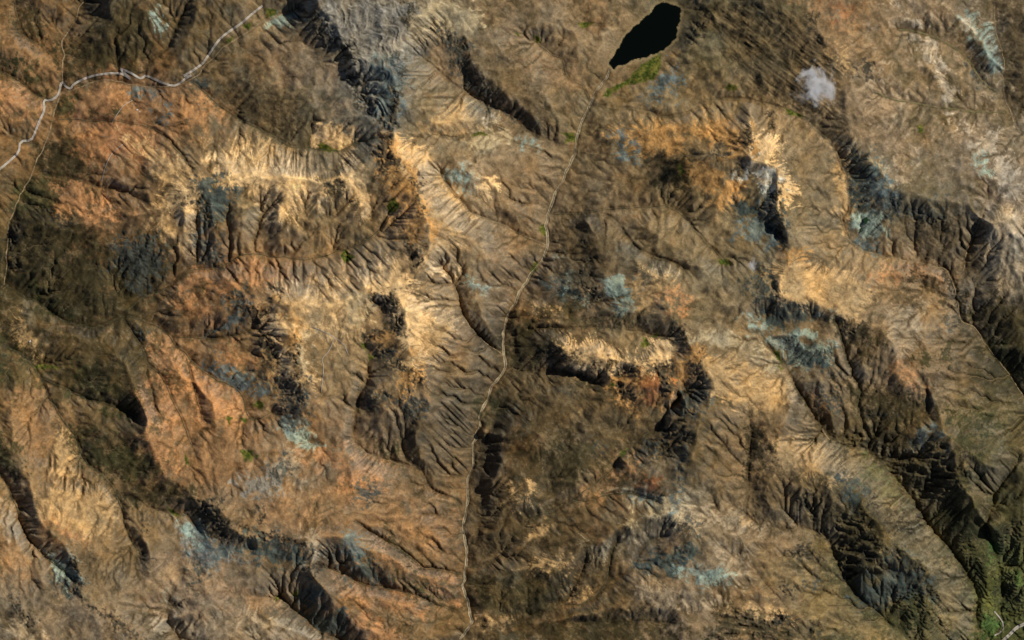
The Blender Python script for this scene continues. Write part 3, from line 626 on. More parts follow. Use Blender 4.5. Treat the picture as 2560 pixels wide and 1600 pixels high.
 ('green', 'I 2170,850 2300,780 2500,850 2500,1200 2280,1200 2200,1100'), ('green', 'I 2080,1180 2250,1180 2230,1380 2110,1380'), ('moss', 'I 2200,1100 2300,1150 2408,1150 2408,1230 2250,1250'), ('lush', 'I 2130,1400 2250,1380 2230,1500 2120,1500'),
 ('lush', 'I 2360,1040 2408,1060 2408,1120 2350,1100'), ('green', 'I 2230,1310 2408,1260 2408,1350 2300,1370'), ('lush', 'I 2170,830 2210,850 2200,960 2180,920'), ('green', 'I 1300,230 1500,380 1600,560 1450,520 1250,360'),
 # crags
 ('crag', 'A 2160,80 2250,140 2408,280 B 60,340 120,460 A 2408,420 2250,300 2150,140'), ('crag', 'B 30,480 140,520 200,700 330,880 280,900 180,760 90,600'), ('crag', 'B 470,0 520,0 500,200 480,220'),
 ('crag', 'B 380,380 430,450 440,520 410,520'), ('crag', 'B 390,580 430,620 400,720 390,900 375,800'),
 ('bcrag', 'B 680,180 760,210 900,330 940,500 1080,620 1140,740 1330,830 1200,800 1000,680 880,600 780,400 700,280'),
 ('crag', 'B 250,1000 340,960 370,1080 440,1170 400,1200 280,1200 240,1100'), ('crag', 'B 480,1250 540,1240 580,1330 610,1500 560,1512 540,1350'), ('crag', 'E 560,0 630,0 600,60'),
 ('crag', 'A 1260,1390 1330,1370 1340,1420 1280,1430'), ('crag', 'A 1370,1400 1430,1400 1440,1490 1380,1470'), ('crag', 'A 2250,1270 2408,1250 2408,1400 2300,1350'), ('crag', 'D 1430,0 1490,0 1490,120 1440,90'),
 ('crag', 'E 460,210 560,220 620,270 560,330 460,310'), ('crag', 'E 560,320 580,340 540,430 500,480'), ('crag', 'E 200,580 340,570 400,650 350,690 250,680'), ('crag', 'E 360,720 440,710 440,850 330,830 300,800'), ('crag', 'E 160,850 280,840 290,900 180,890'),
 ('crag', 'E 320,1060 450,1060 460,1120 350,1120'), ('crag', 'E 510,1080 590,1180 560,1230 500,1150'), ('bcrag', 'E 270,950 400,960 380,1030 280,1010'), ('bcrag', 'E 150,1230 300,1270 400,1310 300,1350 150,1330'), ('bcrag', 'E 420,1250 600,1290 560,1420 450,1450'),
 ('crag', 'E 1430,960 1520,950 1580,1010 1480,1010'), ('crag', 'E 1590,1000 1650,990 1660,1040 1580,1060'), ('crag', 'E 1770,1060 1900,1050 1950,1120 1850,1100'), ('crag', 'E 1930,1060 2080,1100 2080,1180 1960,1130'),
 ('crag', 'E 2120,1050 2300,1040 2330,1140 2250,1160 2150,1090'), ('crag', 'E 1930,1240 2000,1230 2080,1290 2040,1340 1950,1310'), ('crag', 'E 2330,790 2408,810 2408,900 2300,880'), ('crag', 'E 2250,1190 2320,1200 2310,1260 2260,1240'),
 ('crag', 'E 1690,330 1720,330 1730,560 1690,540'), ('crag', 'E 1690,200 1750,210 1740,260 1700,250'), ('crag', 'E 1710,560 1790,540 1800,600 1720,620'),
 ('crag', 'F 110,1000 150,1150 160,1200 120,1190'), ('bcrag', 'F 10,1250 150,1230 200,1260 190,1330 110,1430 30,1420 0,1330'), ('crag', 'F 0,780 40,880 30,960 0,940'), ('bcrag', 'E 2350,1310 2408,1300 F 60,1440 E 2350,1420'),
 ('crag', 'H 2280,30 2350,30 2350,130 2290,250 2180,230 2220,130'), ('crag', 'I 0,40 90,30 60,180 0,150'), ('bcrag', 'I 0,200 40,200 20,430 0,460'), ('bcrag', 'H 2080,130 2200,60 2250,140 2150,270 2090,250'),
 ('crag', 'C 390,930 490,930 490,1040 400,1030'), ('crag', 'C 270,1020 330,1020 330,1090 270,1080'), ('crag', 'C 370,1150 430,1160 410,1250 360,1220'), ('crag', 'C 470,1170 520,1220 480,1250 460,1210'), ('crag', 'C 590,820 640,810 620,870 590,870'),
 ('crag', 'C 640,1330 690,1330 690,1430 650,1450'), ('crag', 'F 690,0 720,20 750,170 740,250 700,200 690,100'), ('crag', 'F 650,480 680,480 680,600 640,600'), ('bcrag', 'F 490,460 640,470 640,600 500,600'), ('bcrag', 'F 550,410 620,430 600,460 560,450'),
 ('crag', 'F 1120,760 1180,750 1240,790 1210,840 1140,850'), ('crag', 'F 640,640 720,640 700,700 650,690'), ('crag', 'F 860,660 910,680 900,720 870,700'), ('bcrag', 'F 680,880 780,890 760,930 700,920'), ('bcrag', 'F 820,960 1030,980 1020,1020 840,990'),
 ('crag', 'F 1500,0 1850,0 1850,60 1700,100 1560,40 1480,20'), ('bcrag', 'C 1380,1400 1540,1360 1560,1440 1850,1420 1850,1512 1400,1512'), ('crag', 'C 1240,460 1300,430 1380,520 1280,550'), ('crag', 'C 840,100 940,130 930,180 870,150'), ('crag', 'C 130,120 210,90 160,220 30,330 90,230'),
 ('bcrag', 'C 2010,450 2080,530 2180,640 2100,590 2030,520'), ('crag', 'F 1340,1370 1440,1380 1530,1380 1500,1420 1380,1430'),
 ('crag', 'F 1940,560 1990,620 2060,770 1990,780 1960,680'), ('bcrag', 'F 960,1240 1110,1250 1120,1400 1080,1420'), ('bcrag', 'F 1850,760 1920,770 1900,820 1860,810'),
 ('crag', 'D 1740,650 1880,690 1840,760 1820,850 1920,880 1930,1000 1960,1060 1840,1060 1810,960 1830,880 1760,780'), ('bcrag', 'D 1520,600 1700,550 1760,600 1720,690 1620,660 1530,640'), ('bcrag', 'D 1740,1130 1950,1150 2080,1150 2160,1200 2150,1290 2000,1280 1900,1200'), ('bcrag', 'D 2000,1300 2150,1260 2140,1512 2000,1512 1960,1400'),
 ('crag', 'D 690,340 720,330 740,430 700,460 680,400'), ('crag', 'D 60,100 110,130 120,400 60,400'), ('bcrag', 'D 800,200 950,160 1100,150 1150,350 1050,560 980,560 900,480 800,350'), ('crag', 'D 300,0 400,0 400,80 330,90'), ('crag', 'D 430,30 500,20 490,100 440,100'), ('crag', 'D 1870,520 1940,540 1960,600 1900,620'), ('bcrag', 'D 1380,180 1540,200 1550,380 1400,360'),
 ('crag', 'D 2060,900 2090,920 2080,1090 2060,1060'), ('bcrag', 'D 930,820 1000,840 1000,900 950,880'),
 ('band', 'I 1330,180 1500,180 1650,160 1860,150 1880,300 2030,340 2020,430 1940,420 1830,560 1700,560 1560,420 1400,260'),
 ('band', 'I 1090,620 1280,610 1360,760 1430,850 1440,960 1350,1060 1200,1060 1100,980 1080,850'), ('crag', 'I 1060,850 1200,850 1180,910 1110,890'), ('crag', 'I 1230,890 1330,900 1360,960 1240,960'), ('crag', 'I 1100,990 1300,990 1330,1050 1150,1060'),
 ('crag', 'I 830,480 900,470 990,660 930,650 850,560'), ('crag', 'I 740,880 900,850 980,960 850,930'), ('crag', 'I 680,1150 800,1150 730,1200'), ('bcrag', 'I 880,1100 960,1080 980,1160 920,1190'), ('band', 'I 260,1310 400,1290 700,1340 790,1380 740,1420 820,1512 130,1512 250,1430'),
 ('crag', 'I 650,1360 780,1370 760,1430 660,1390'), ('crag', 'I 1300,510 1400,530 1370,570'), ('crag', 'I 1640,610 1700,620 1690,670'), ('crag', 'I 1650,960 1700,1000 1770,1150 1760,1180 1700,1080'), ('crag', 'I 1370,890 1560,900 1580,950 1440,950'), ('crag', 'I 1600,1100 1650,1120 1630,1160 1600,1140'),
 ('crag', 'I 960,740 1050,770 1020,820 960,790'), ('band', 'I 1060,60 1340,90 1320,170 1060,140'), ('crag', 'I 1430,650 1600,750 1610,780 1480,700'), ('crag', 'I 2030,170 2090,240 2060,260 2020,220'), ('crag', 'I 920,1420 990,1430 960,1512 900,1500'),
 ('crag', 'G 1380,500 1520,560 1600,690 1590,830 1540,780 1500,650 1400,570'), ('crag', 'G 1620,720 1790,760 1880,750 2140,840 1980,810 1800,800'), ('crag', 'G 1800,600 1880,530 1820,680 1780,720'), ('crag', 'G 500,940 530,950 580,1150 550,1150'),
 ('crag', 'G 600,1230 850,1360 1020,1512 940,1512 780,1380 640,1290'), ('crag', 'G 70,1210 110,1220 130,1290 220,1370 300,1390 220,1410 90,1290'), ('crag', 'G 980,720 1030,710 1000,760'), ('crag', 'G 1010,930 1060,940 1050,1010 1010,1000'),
 ('crag', 'G 2180,1000 2210,1000 2200,1050 2100,1000'), ('bcrag', 'G 1880,320 2000,270 2020,330 1920,390'), ('bcrag', 'G 2180,880 2300,840 2400,900 2408,1000 2280,960'), ('bcrag', 'G 1330,1130 1390,1120 1370,1170'), ('crag', 'G 1250,1270 1290,1230 1280,1320'),
 ('bcrag', 'G 1350,990 1450,960 1440,1090 1380,1080'), ('bcrag', 'G 380,1050 560,1130 480,1190 380,1150'), ('bcrag', 'H 100,440 220,420 280,480 180,560 110,520'), ('bcrag', 'H 1760,130 1860,150 1840,180'), ('bcrag', 'H 2220,640 2408,660 I 80,700 H 2300,740'),
 ('snow', 'C 515,1140 570,1160 660,1190 672,1240 630,1260 590,1220 540,1200'), ('snow', 'C 350,1250 440,1210 475,1140 495,1120 500,1150 470,1210 450,1260 380,1275'), ('snow', 'C 560,1260 640,1300 660,1350 600,1320'),
]
BOGS = [
 ('B 1850,680 1880,620 2000,570 2080,500 2160,420 2250,350 2240,470 2200,560 2080,580 1960,610 1880,680', 'long green bog running down beside the black lake'),
 ('B 1665,160 1720,150 1770,155 1710,195', 'small dark green boggy hollow in the hills west of the lake'),
 ('B 1355,255 1395,255 1402,300 1370,305', 'green boggy spot at the head of the gully west of the lake'),
 ('B 1225,235 1258,235 1250,262', 'tiny green bog highest up among the hills west of the lake'),
 ('B 1525,925 1560,935 1640,935 1655,990 1560,995 1600,960', 'ragged green bog on the river bank below the lake'),
 ('B 330,1440 380,1390 415,1430 390,1480 345,1490', 'dark green pool meadow under the orange crest crags'),
 ('A 2220,1010 2260,1005 2370,1060 2250,1062', 'narrow green bog at the foot of the pale scree in the upper left'),
 ('A 1860,70 1940,80 1930,110 1860,120', 'green bog beyond the end of the gravel road'),
 ('A 1700,185 1755,165 1735,210', 'small green bog beside the upper stretch of the gravel road'),
 ('A 1590,280 1640,250 1610,295', 'small green bog just below the bend of the upper gravel road'),
 ('B 920,948 1000,925 1035,950 930,958', 'thin green bog in the hollow east of the tan saddle'),
 ('E 1390,120 1420,80 1445,110 1445,175 1400,145', 'bright green bog on the bank where a side valley meets the central river'),
 ('E 1330,430 1360,350 1388,340 1372,400 1338,445', 'slim green bog along the bend of the central river'),
 ('E 0,300 40,270 100,320 30,360', 'dark green bog at the head of the western stream'),
 ('E 148,925 188,928 180,965', 'small green spot high in the hollow west of the crest'),
 ('E 193,978 242,1008 215,1025', 'small green pointed bog below the dark crags of the crest'),
 ('E 2108,940 2130,878 2172,932', 'triangular dark green bog in the eastern cirque'),
 ('E 2178,875 2222,835 2224,872', 'narrow green bog above the triangular bog in the eastern cirque'),
 ('E 1878,1212 1920,1192 1928,1222', 'tiny green bog under the tan spur of the eastern ridge'),
 ('F 648,950 690,990 712,1065 678,1035', 'green strip of bog under the teal rock slabs'),
 ('F 685,1072 725,1088 700,1098', 'tiny green bog at the lower end of the teal rock slabs'),
 ('F 258,330 340,338 362,370 290,372', 'green bog at the valley head west of the second cloud'),
 ('G 1685,180 1720,190 1765,170 1780,240 1760,265 1740,235 1720,275 1705,230', 'bright green irregular bog on the orange slope at lower left'),
 ('G 1293,222 1318,250 1328,288 1304,282', 'small slanting green bog on the orange slope at lower left'),
 ('G 1165,588 1200,598 1262,640 1220,642', 'green bog at the stream head below the dark cliff, lower left'),
 ('G 1788,204 1814,210 1800,244', 'tiny green bog next to the bright irregular one'),
 ('G 2043,1180 2088,1168 2082,1208 2055,1214', 'small green bog on the shoulder at the bottom, left of centre'),
 ('G 1918,1204 1954,1230 1930,1244', 'tiny green bog west of the shoulder bog at the bottom'),
 ('D 1770,1350 1800,1318 1848,1338 1832,1382 1780,1372', 'green bog below the dark blue-grey cliff in the left half'),
 ('D 1688,1440 1734,1448 1712,1484', 'small green bog at the stream head, left half'),
 ('D 1595,1428 1628,1438 1602,1494', 'small green bog on the orange slope beside the stream head'),
 ('D 218,1080 290,1068 432,1080 290,1098', 'long green meadow strip near the left edge'),
 ('H 1968,190 2012,172 1984,222 1962,226', 'green bog where the eastern cirque stream leaves the crags'),
 ('C 738,758 800,780 882,832 820,822 760,792', 'slim green bog below the large cloud'),
 ('C 328,588 402,608 372,642 318,622', 'green patch on the slope between the lake and the large cloud'),
 ('C 1652,880 1692,868 1692,912 1658,922', 'small green bog among the white rocks at upper right'),
 ('C -4,1140 32,1198 0,1236', 'dark green bog beside the shadow of the large cloud'),
]

# base ground colours with average shading kept in them, one sample every 200 map units (display values)
BASE = '''122,92,60 80,68,45 104,86,61 118,98,73 128,118,106 130,114,91 124,104,81 132,109,81 106,94,68 86,79,57 130,105,78 134,112,86 108,94,76
126,94,60 158,109,73 120,96,69 116,101,76 116,110,98 132,114,88 122,102,78 120,101,73 136,111,76 146,119,84 128,108,84 136,114,88 120,105,86
92,74,46 120,90,61 140,115,82 147,122,86 126,104,73 162,132,96 132,109,82 114,95,71 124,103,72 126,107,78 128,110,85 104,94,78 136,121,106
62,55,36 70,60,40 112,83,55 147,112,76 156,126,90 141,115,83 124,100,74 100,90,74 124,107,81 121,105,80 146,121,90 141,115,86 108,98,85
92,76,48 84,70,46 126,95,63 146,115,76 141,117,86 126,103,76 84,70,48 128,105,72 118,99,74 136,115,86 131,109,83 131,107,80 66,60,42
126,98,65 96,78,52 147,106,67 136,104,72 126,102,78 106,88,65 80,66,46 92,76,52 104,87,61 136,109,78 96,82,58 112,94,65 92,82,55
146,114,77 126,101,69 121,101,77 136,108,79 136,104,72 118,92,64 88,72,48 104,84,58 119,104,84 131,109,83 98,84,56 106,91,59 80,76,46
121,104,82 126,106,82 136,116,95 121,101,77 126,96,65 114,90,61 80,66,42 104,84,56 130,110,88 126,101,74 78,74,50 98,89,58 74,80,44'''

# ---------------------------------------------------------------- relief
BEDX, BEDY = WX, WY
patches = []
ROUGH = np.zeros((NY, NX), np.float32)
BANDM = np.zeros((NY, NX), np.float32)
for k, (ty, txt) in enumerate(PATCH):
    c_, amp, soft, stg, nm = TYPES[ty]
    s_, d_ = poly_sd(P('A', txt), soft * 2.2)
    patches.append((ty, s_, d_))
    m_ = sstep(-6, 8, d_)
    if ty == 'band':
        BANDM[s_] = np.maximum(BANDM[s_], m_)
    else:
        ROUGH[s_] = ROUGH[s_] * (1 - m_) + amp * m_
print('patches', round(time.time() - T0, 1))


def bil(a, x, y):
    """bilinear look-up at map coordinates"""
    u = np.clip((x - GX0) / HS, 0, NX - 1.01)
    v = np.clip((y - GY0) / HS, 0, NY - 1.01)
    i, j = u.astype(np.int32), v.astype(np.int32)
    fu, fv = (u - i).astype(np.float32), (v - j).astype(np.float32)
    f = a.ravel()
    q = j * NX + i
    return (f[q] * (1 - fu) + f[q + 1] * fu) * (1 - fv) + (f[q + NX] * (1 - fu) + f[q + NX + 1] * fu) * fv


def grad(a):
    gy, gx = np.gradient(a, HS)
    return gx.astype(np.float32), gy.astype(np.float32)


def gully(h, lam, amp, seed):
    """ribs and runnels that follow the fall line, spaced lam map units"""
    gx, gy = grad(blur(h, lam * 0.35))
    g = np.sqrt(gx * gx + gy * gy) + 1e-6
    px, py = -gy / g, gx / g
    r = np.random.default_rng(seed)
    tab = r.random((128, 128, 2)).astype(np.float32)
    u, v = XX / lam, YY / lam
    iu, iv = np.floor(u).astype(np.int32), np.floor(v).astype(np.int32)
    C = np.zeros_like(h); Sn = np.zeros_like(h)
    for dy in (-1, 0, 1):
        for dx in (-1, 0, 1):
            j = tab[(iv + dy) & 127, (iu + dx) & 127]
            ax_, ay_ = u - (iu + dx + j[..., 0]), v - (iv + dy + j[..., 1])
            w = np.exp(-2.2 * (ax_ * ax_ + ay_ * ay_))
            ph = (ax_ * px + ay_ * py) * (2 * math.pi) + 6.28 * j[..., 0]
            C += w * np.cos(ph); Sn += w * np.sin(ph)
    n = 1 - 2 * np.abs(np.arctan2(Sn, C)) / math.pi        # sharp ribs, sharp runnels
    n *= np.clip(np.sqrt(C * C + Sn * Sn) / .5, 0, 1)
    return n * amp * np.clip(g / 1.6, 0, 1.3)


# folds and small hills between the surveyed lines
dist_keep = 1 - sstep(-40, -4, lake_sd)
H += dist_keep * (14 * fnoise(260, 60, 1.6, 31) + 7 * fnoise(70, 16, 1.4, 32))
jx, jy = XX + 12 * fnoise(70, 18, 1.2, 36), YY + 12 * fnoise(70, 18, 1.2, 37)
rid = 1 - 1.3 * np.abs(bil(fnoise(110, 22, 1.7, 33), jx, jy)).reshape(NY, NX); rid2 = bil(fnoise(40, 8, 1.3, 34), jx, jy).reshape(NY, NX)
H += ROUGH * (0.55 * rid + 0.2 * rid2 - .3)
# tilted beds on the dark slope east of the lake, and on the grey massif
BEDS = np.zeros((NY, NX), np.float32)
s_, d_ = poly_sd(P('A', 'C 130,40 560,20 840,110 940,180 1040,370 1140,480 1130,900 900,760 560,690 380,450 250,250'), 40); BEDS[s_] = sstep(-15, 20, d_)
beds = fnoise(60, 6, 1.1, 38, ax=4.5, ang=R(38))
GREYM = np.zeros((NY, NX), np.float32)
s_, d_ = poly_sd(P('A', 'A 2180,0 B 490,0 490,230 560,400 430,480 400,640 390,900 330,920 200,760 60,500 A 2300,200'), 40); GREYM[s_] = sstep(-15, 20, d_)
veins = bil(fnoise(60, 6, 1.1, 39, ax=3.5, ang=R(75)), XX + 14 * fnoise(160, 40, 1.2, 46), YY + 14 * fnoise(160, 40, 1.2, 47)).reshape(NY, NX)
H += 7 * BEDS * beds + 6 * GREYM * veins
strat = fnoise(46, 9, 1.2, 35, ax=3.4, ang=R(5))
strat = np.where(strat > 0, strat * .6, strat)
H += BANDM * (24 * strat + 3 * rid2 + 8 * rid)
H += dist_keep * gully(H, 80, 7, 41)
H += dist_keep * 1.5 * fnoise(40, 6, 1.2, 45)
print('gullies', round(time.time() - T0, 1))

# stream beds cut into the ground
lm = np.zeros(NY * NX, np.float32)
for p in VL:
    q = resample(p, 1.0)
    i = np.round((q[:, 0] - GX0) / HS).astype(int); j = np.round((q[:, 1] - GY0) / HS).astype(int)
    ok = (i >= 0) & (j >= 0) & (i < NX) & (j < NY)
    lm[j[ok] * NX + i[ok]] = 1
lm = lm.reshape(NY, NX)
STREAM = np.clip(blur(lm, 3.2) * 3.2 * 2.6, 0, 1.2)
H -= 13 * STREAM


def incise(h, dx, iters, K, m=.42, dif=.04):
    """running water cutting branching gullies (flow to the steepest neighbour, cutting by catchment size)"""
    ny, nx = h.shape
    n = ny * nx
    offs = [(-1, -1), (-1, 0), (-1, 1), (0, -1), (0, 1), (1, -1), (1, 0), (1, 1)]
    base = np.arange(n).reshape(ny, nx)
    A = None
    for it in range(iters):
        p = np.pad(h, 1, mode='edge')
        best = np.zeros_like(h); rec = base.copy()
        for dy, dx_ in offs:
            sl_ = (h - p[1 + dy:1 + dy + ny, 1 + dx_:1 + dx_ + nx]) / (1.0 if dy == 0 or dx_ == 0 else 1.41421)
            b_ = sl_ > best
            best[b_] = sl_[b_]
            rec[b_] = base[b_] + dy * nx + dx_
        rl = rec.ravel().tolist()
        order = np.argsort(h, axis=None, kind='stable').tolist()
        A = [1.0] * n
        for i in reversed(order):
            r = rl[i]
            if r != i:
                A[r] += A[i]
        An = np.array(A, np.float32)
        F = K * An ** m
        al = (F / (1 + F)).tolist()
        hl = h.ravel().tolist()
        for i in order:
            r = rl[i]
            if r != i:
                hl[i] += al[i] * (hl[r] - hl[i])
        h = np.array(hl, np.float32).reshape(ny, nx)
        p = np.pad(h, 1, mode='edge')
        h = h + dif * (p[:-2, 1:-1] + p[2:, 1:-1] + p[1:-1, :-2] + p[1:-1, 2:] - 4 * h)
    return h, An.reshape(ny, nx)


def half(a):
    b_ = a[:a.shape[0] // 2 * 2, :a.shape[1] // 2 * 2]
    return .25 * (b_[::2, ::2] + b_[1::2, ::2] + b_[::2, 1::2] + b_[1::2, 1::2])


def upto_full(a):
    v = np.clip((np.arange(NY) - .5) / 2, 0, a.shape[0] - 1.001); u = np.clip((np.arange(NX) - .5) / 2, 0, a.shape[1] - 1.001)
    j, i = v.astype(int), u.astype(int)
    fv, fu = (v - j)[:, None], (u - i)[None, :]
    r0 = a[j][:, i] * (1 - fu) + a[j][:, i + 1] * fu
    r1 = a[j + 1][:, i] * (1 - fu) + a[j + 1][:, i + 1] * fu
    return (r0 * (1 - fv) + r1 * fv).astype(np.float32)


h_half = half(H)
e_half, _ = incise(h_half, HS * 2, INC_N, INC_K, dif=.02)
d_ = upto_full(e_half - h_half)
d_ = d_ - .8 * blur(d_, 45)                       # keep the surveyed heights, take the gullies
CUTS = .45 + .75 * sstep(-.9, 1.1, fnoise(280, 60, 1.3, 95))    # some slopes are gullied, some smooth
CUTS = np.maximum(CUTS, 1.15 * sstep(2020, 2120, XX) * sstep(620, 500, YY))
H = H + dist_keep * CUTS * d_
e_full, AREA = incise(H, HS, 3, .075, dif=.02)
H = H + dist_keep * CUTS * (e_full - H)
FLOW = AREA
print('gullies cut', round(time.time() - T0, 1))
H += dist_keep * (.5 * fnoise(30, 4.5, 1.1, 51) + ROUGH * .05 * fnoise(20, 4.3, .9, 52))

# farm terraces low in the south-east
TERR = np.zeros((NY, NX), np.float32)
for t in ('I 1880,800 2160,700 2500,640 2500,1600 2090,1600 2070,1130', 'I 1420,1150 1800,1150 1960,1600 1600,1500'):
    s_, d_ = poly_sd(P('A', t), 40)
    TERR[s_] = np.maximum(TERR[s_], sstep(-20, 25, d_))
hh = (H + 7 * fnoise(70, 12, 1.2, 61)) / 32.0
fl = np.floor(hh)
RISER = TERR * sstep(.62, .78, hh - fl) * sstep(1.0, .93, hh - fl)
H += TERR * .6 * ((fl + sstep(.72, .98, hh - fl)) - hh) * 32.0

# lake basin
out = -lake_sd
rim = np.exp(-np.maximum(out, 0) / 16.0) * sstep(58, 30, out)
H = np.where(lake_sd > 0, LAKE_Z - 1.5 - np.minimum(lake_sd, 40) * .8, np.where(out < 8, np.maximum(H * (1 - rim) + (LAKE_Z + 2 + out * .9) * rim, LAKE_Z + .5 + out * .35), H * (1 - rim) + (LAKE_Z + 2 + out * .9) * rim))
H = H.astype(np.float32)

# ---------------------------------------------------------------- ground colour
gx, gy = grad(blur(H, 8.0))
gm = np.sqrt(gx * gx + gy * gy) + 1e-4
ux, uy = gx / gm, gy / gm


def streaks(seed, half, lo):
    """grain drawn out along the fall line, as on scree"""
    n = fnoise(14, lo, .3, seed)
    acc = n.copy()
    for sgn in (-1, 1):
        x, y = XX.copy(), YY.copy()
        for _ in range(half):
            i = np.clip((x - GX0) / HS, 0, NX - 1).astype(np.int32); j = np.clip((y - GY0) / HS, 0, NY - 1).astype(np.int32)
            q = j * NX + i
            x += sgn * HS * ux.ravel()[q]; y += sgn * HS * uy.ravel()[q]
            i = np.clip((x - GX0) / HS, 0, NX - 1).astype(np.int32); j = np.clip((y - GY0) / HS, 0, NY - 1).astype(np.int32)
            acc += n.ravel()[j * NX + i]
    return acc / acc.std()


STK = streaks(71, 16, 3.4)
FINE = fnoise(20, 4.3, .5, 72)
MID = fnoise(90, 10, 1.0, 73)
BIG = fnoise(300, 40, 1.3, 74)
HUE = fnoise(240, 14, 1.5, 75)
GRAIN = sstep(-.6, 1.4, fnoise(240, 50, 1.2, 76))
BLOT = fnoise(46, 6, .9, 77)
sw = fnoise(220, 24, 1.4, 81), fnoise(220, 24, 1.4, 82)
MARB = bil(fnoise(220, 7, 1.4, 83, ax=2.2, ang=R(-30)), XX + 30 * sw[0], YY + 30 * sw[1]).reshape(NY, NX)
MARB2 = bil(fnoise(220, 10, 1.5, 84, ax=2.0, ang=R(50)), XX - 26 * sw[1], YY + 26 * sw[0]).reshape(NY, NX)
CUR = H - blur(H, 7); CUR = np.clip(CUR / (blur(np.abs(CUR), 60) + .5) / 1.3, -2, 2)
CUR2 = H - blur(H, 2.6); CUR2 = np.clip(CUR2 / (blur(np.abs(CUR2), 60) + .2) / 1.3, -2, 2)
print('streaks', round(time.time() - T0, 1))


def lin(c):
    c = np.asarray(c, np.float32) / 255
    return np.where(c < .04045, c / 12.92, ((c + .055) / 1.055) ** 2.4).astype(np.float32)


KEXP = 0.80
b = lin(np.array([[[float(v) for v in c.split(',')] for c in row.split()] for row in BASE.strip().split('\n')]))
u = np.clip((XX + 3 * WX - 100) / 200, 0, 11.999); v = np.clip((YY + 3 * WY - 100) / 200, 0, 6.999)
i, j = u.astype(int), v.astype(int)
fu, fv = sstep(.1, .9, u - i)[..., None], sstep(.1, .9, v - j)[..., None]
CLR = ((b[j, i] * (1 - fu) + b[j, i + 1] * fu) * (1 - fv) + (b[j + 1, i] * (1 - fu) + b[j + 1, i + 1] * fu) * fv).astype(np.float32)
# loose mosaic of barer and grassier ground
bare = sstep(.1, 1.8, MID * .8 + STK * .35 * GRAIN + FINE * .25)[..., None]
CLR = CLR * (1 - .15 * bare) + lin((160, 136, 106)) * .15 * bare
scrub = sstep(.2, 1.8, -MID * .8 - STK * .35 * GRAIN - FINE * .35)[..., None]
CLR = CLR * (1 - .22 * scrub) + lin((80, 70, 50)) * .22 * scrub

def wash_in(col, amount):
    global CLR
    a_ = amount[..., None]
    CLR = CLR * (1 - a_) + lin(col) * a_


wash_in((146, 124, 98), .26 * sstep(.8, 1.4, MARB + .25 * FINE))
wash_in((70, 62, 40), .42 * sstep(.8, 1.4, -MARB + .25 * FINE))
wash_in((104, 102, 90), .26 * sstep(1.0, 1.6, MARB2 + .25 * FINE))
wash_in((150, 108, 70), .22 * sstep(.8, 1.6, -MARB2) * (XX < 1700))

ne = sstep(2080, 2250, XX + 20 * sw[0]) * sstep(620, 480, YY + 20 * sw[1])
wash_in((176, 156, 134), .4 * ne * sstep(1.15, 1.4, MARB * .8 + BLOT * .5))
wash_in((104, 90, 64), .5 * ne * sstep(.2, .8, -MARB))

ZONE = np.zeros((NY, NX), np.int16)
SLIDE = {'tan': 1, 'sand': 1, 'ochre': 1, 'rust': 1, 'pale': .8, 'white': .4, 'cream': 1, 'teal': .8, 'snow': .8, 'blue': .7, 'deep': .7, 'grey': .5, 'orange': .6, 'bcrag': .4}
WX_, WY_ = WX, WY
run = 9 * STK + 7
for k, (ty, s_, d_) in enumerate(patches):
    c_, amp, soft, stg, nm = TYPES[ty]
    if ty in SLIDE:                                # loose ground slides down the fall line in tongues of uneven length
        WX, WY = WX_ + SLIDE[ty] * run * ux, WY_ + SLIDE[ty] * run * uy
        s_, d_ = poly_sd(P('A', PATCH[k][1]), soft * 2.2 + 24)
        patches[k] = (ty, s_, d_)
    g_ = GRAIN[s_]
    if ty in ('crag', 'bcrag', 'band'):
        brk = soft * (1.3 * BLOT[s_] + .5 * FINE[s_]) - 2
    elif ty in ('tan', 'sand', 'ochre', 'pale', 'white', 'cream', 'teal', 'snow'):
        brk = soft * ((.2 + .35 * g_) * STK[s_] + .25 * MID[s_] + .1 * BLOT[s_] + .25 * CUR[s_]) + (5 if ty in ('tan', 'ochre', 'sand') else 0)
    else:
        brk = soft * (.2 * STK[s_] + .7 * MID[s_] + .45 * FINE[s_])
    w_ = soft * (.45 if ty in ('crag', 'bcrag') else .6)
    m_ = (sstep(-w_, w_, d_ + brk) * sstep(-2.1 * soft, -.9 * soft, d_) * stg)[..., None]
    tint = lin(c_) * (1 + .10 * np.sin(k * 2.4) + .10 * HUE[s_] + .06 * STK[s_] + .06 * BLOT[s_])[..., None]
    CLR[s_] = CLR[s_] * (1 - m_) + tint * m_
    z_ = ZONE[s_]
    z_[d_ > 0] = k + 1
slope = np.degrees(np.arctan(gm / S))
rock = (sstep(30, 46, slope + 5 * FINE) * .4)[..., None]
lum = CLR.mean(-1, keepdims=True)
CLR = CLR * (1 - rock) + (lum * np.array([1.0, .97, .88], np.float32)) * rock
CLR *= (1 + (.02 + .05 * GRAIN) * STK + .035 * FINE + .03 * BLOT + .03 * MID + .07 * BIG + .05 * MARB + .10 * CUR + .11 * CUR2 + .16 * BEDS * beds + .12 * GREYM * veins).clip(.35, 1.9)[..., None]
lum = CLR @ np.array([.3, .55, .15], np.float32)
CLR = CLR * .94 + lum[..., None] * .06
CLR *= (1 + np.stack([.03 * HUE, .0 * HUE, -.05 * HUE], -1))
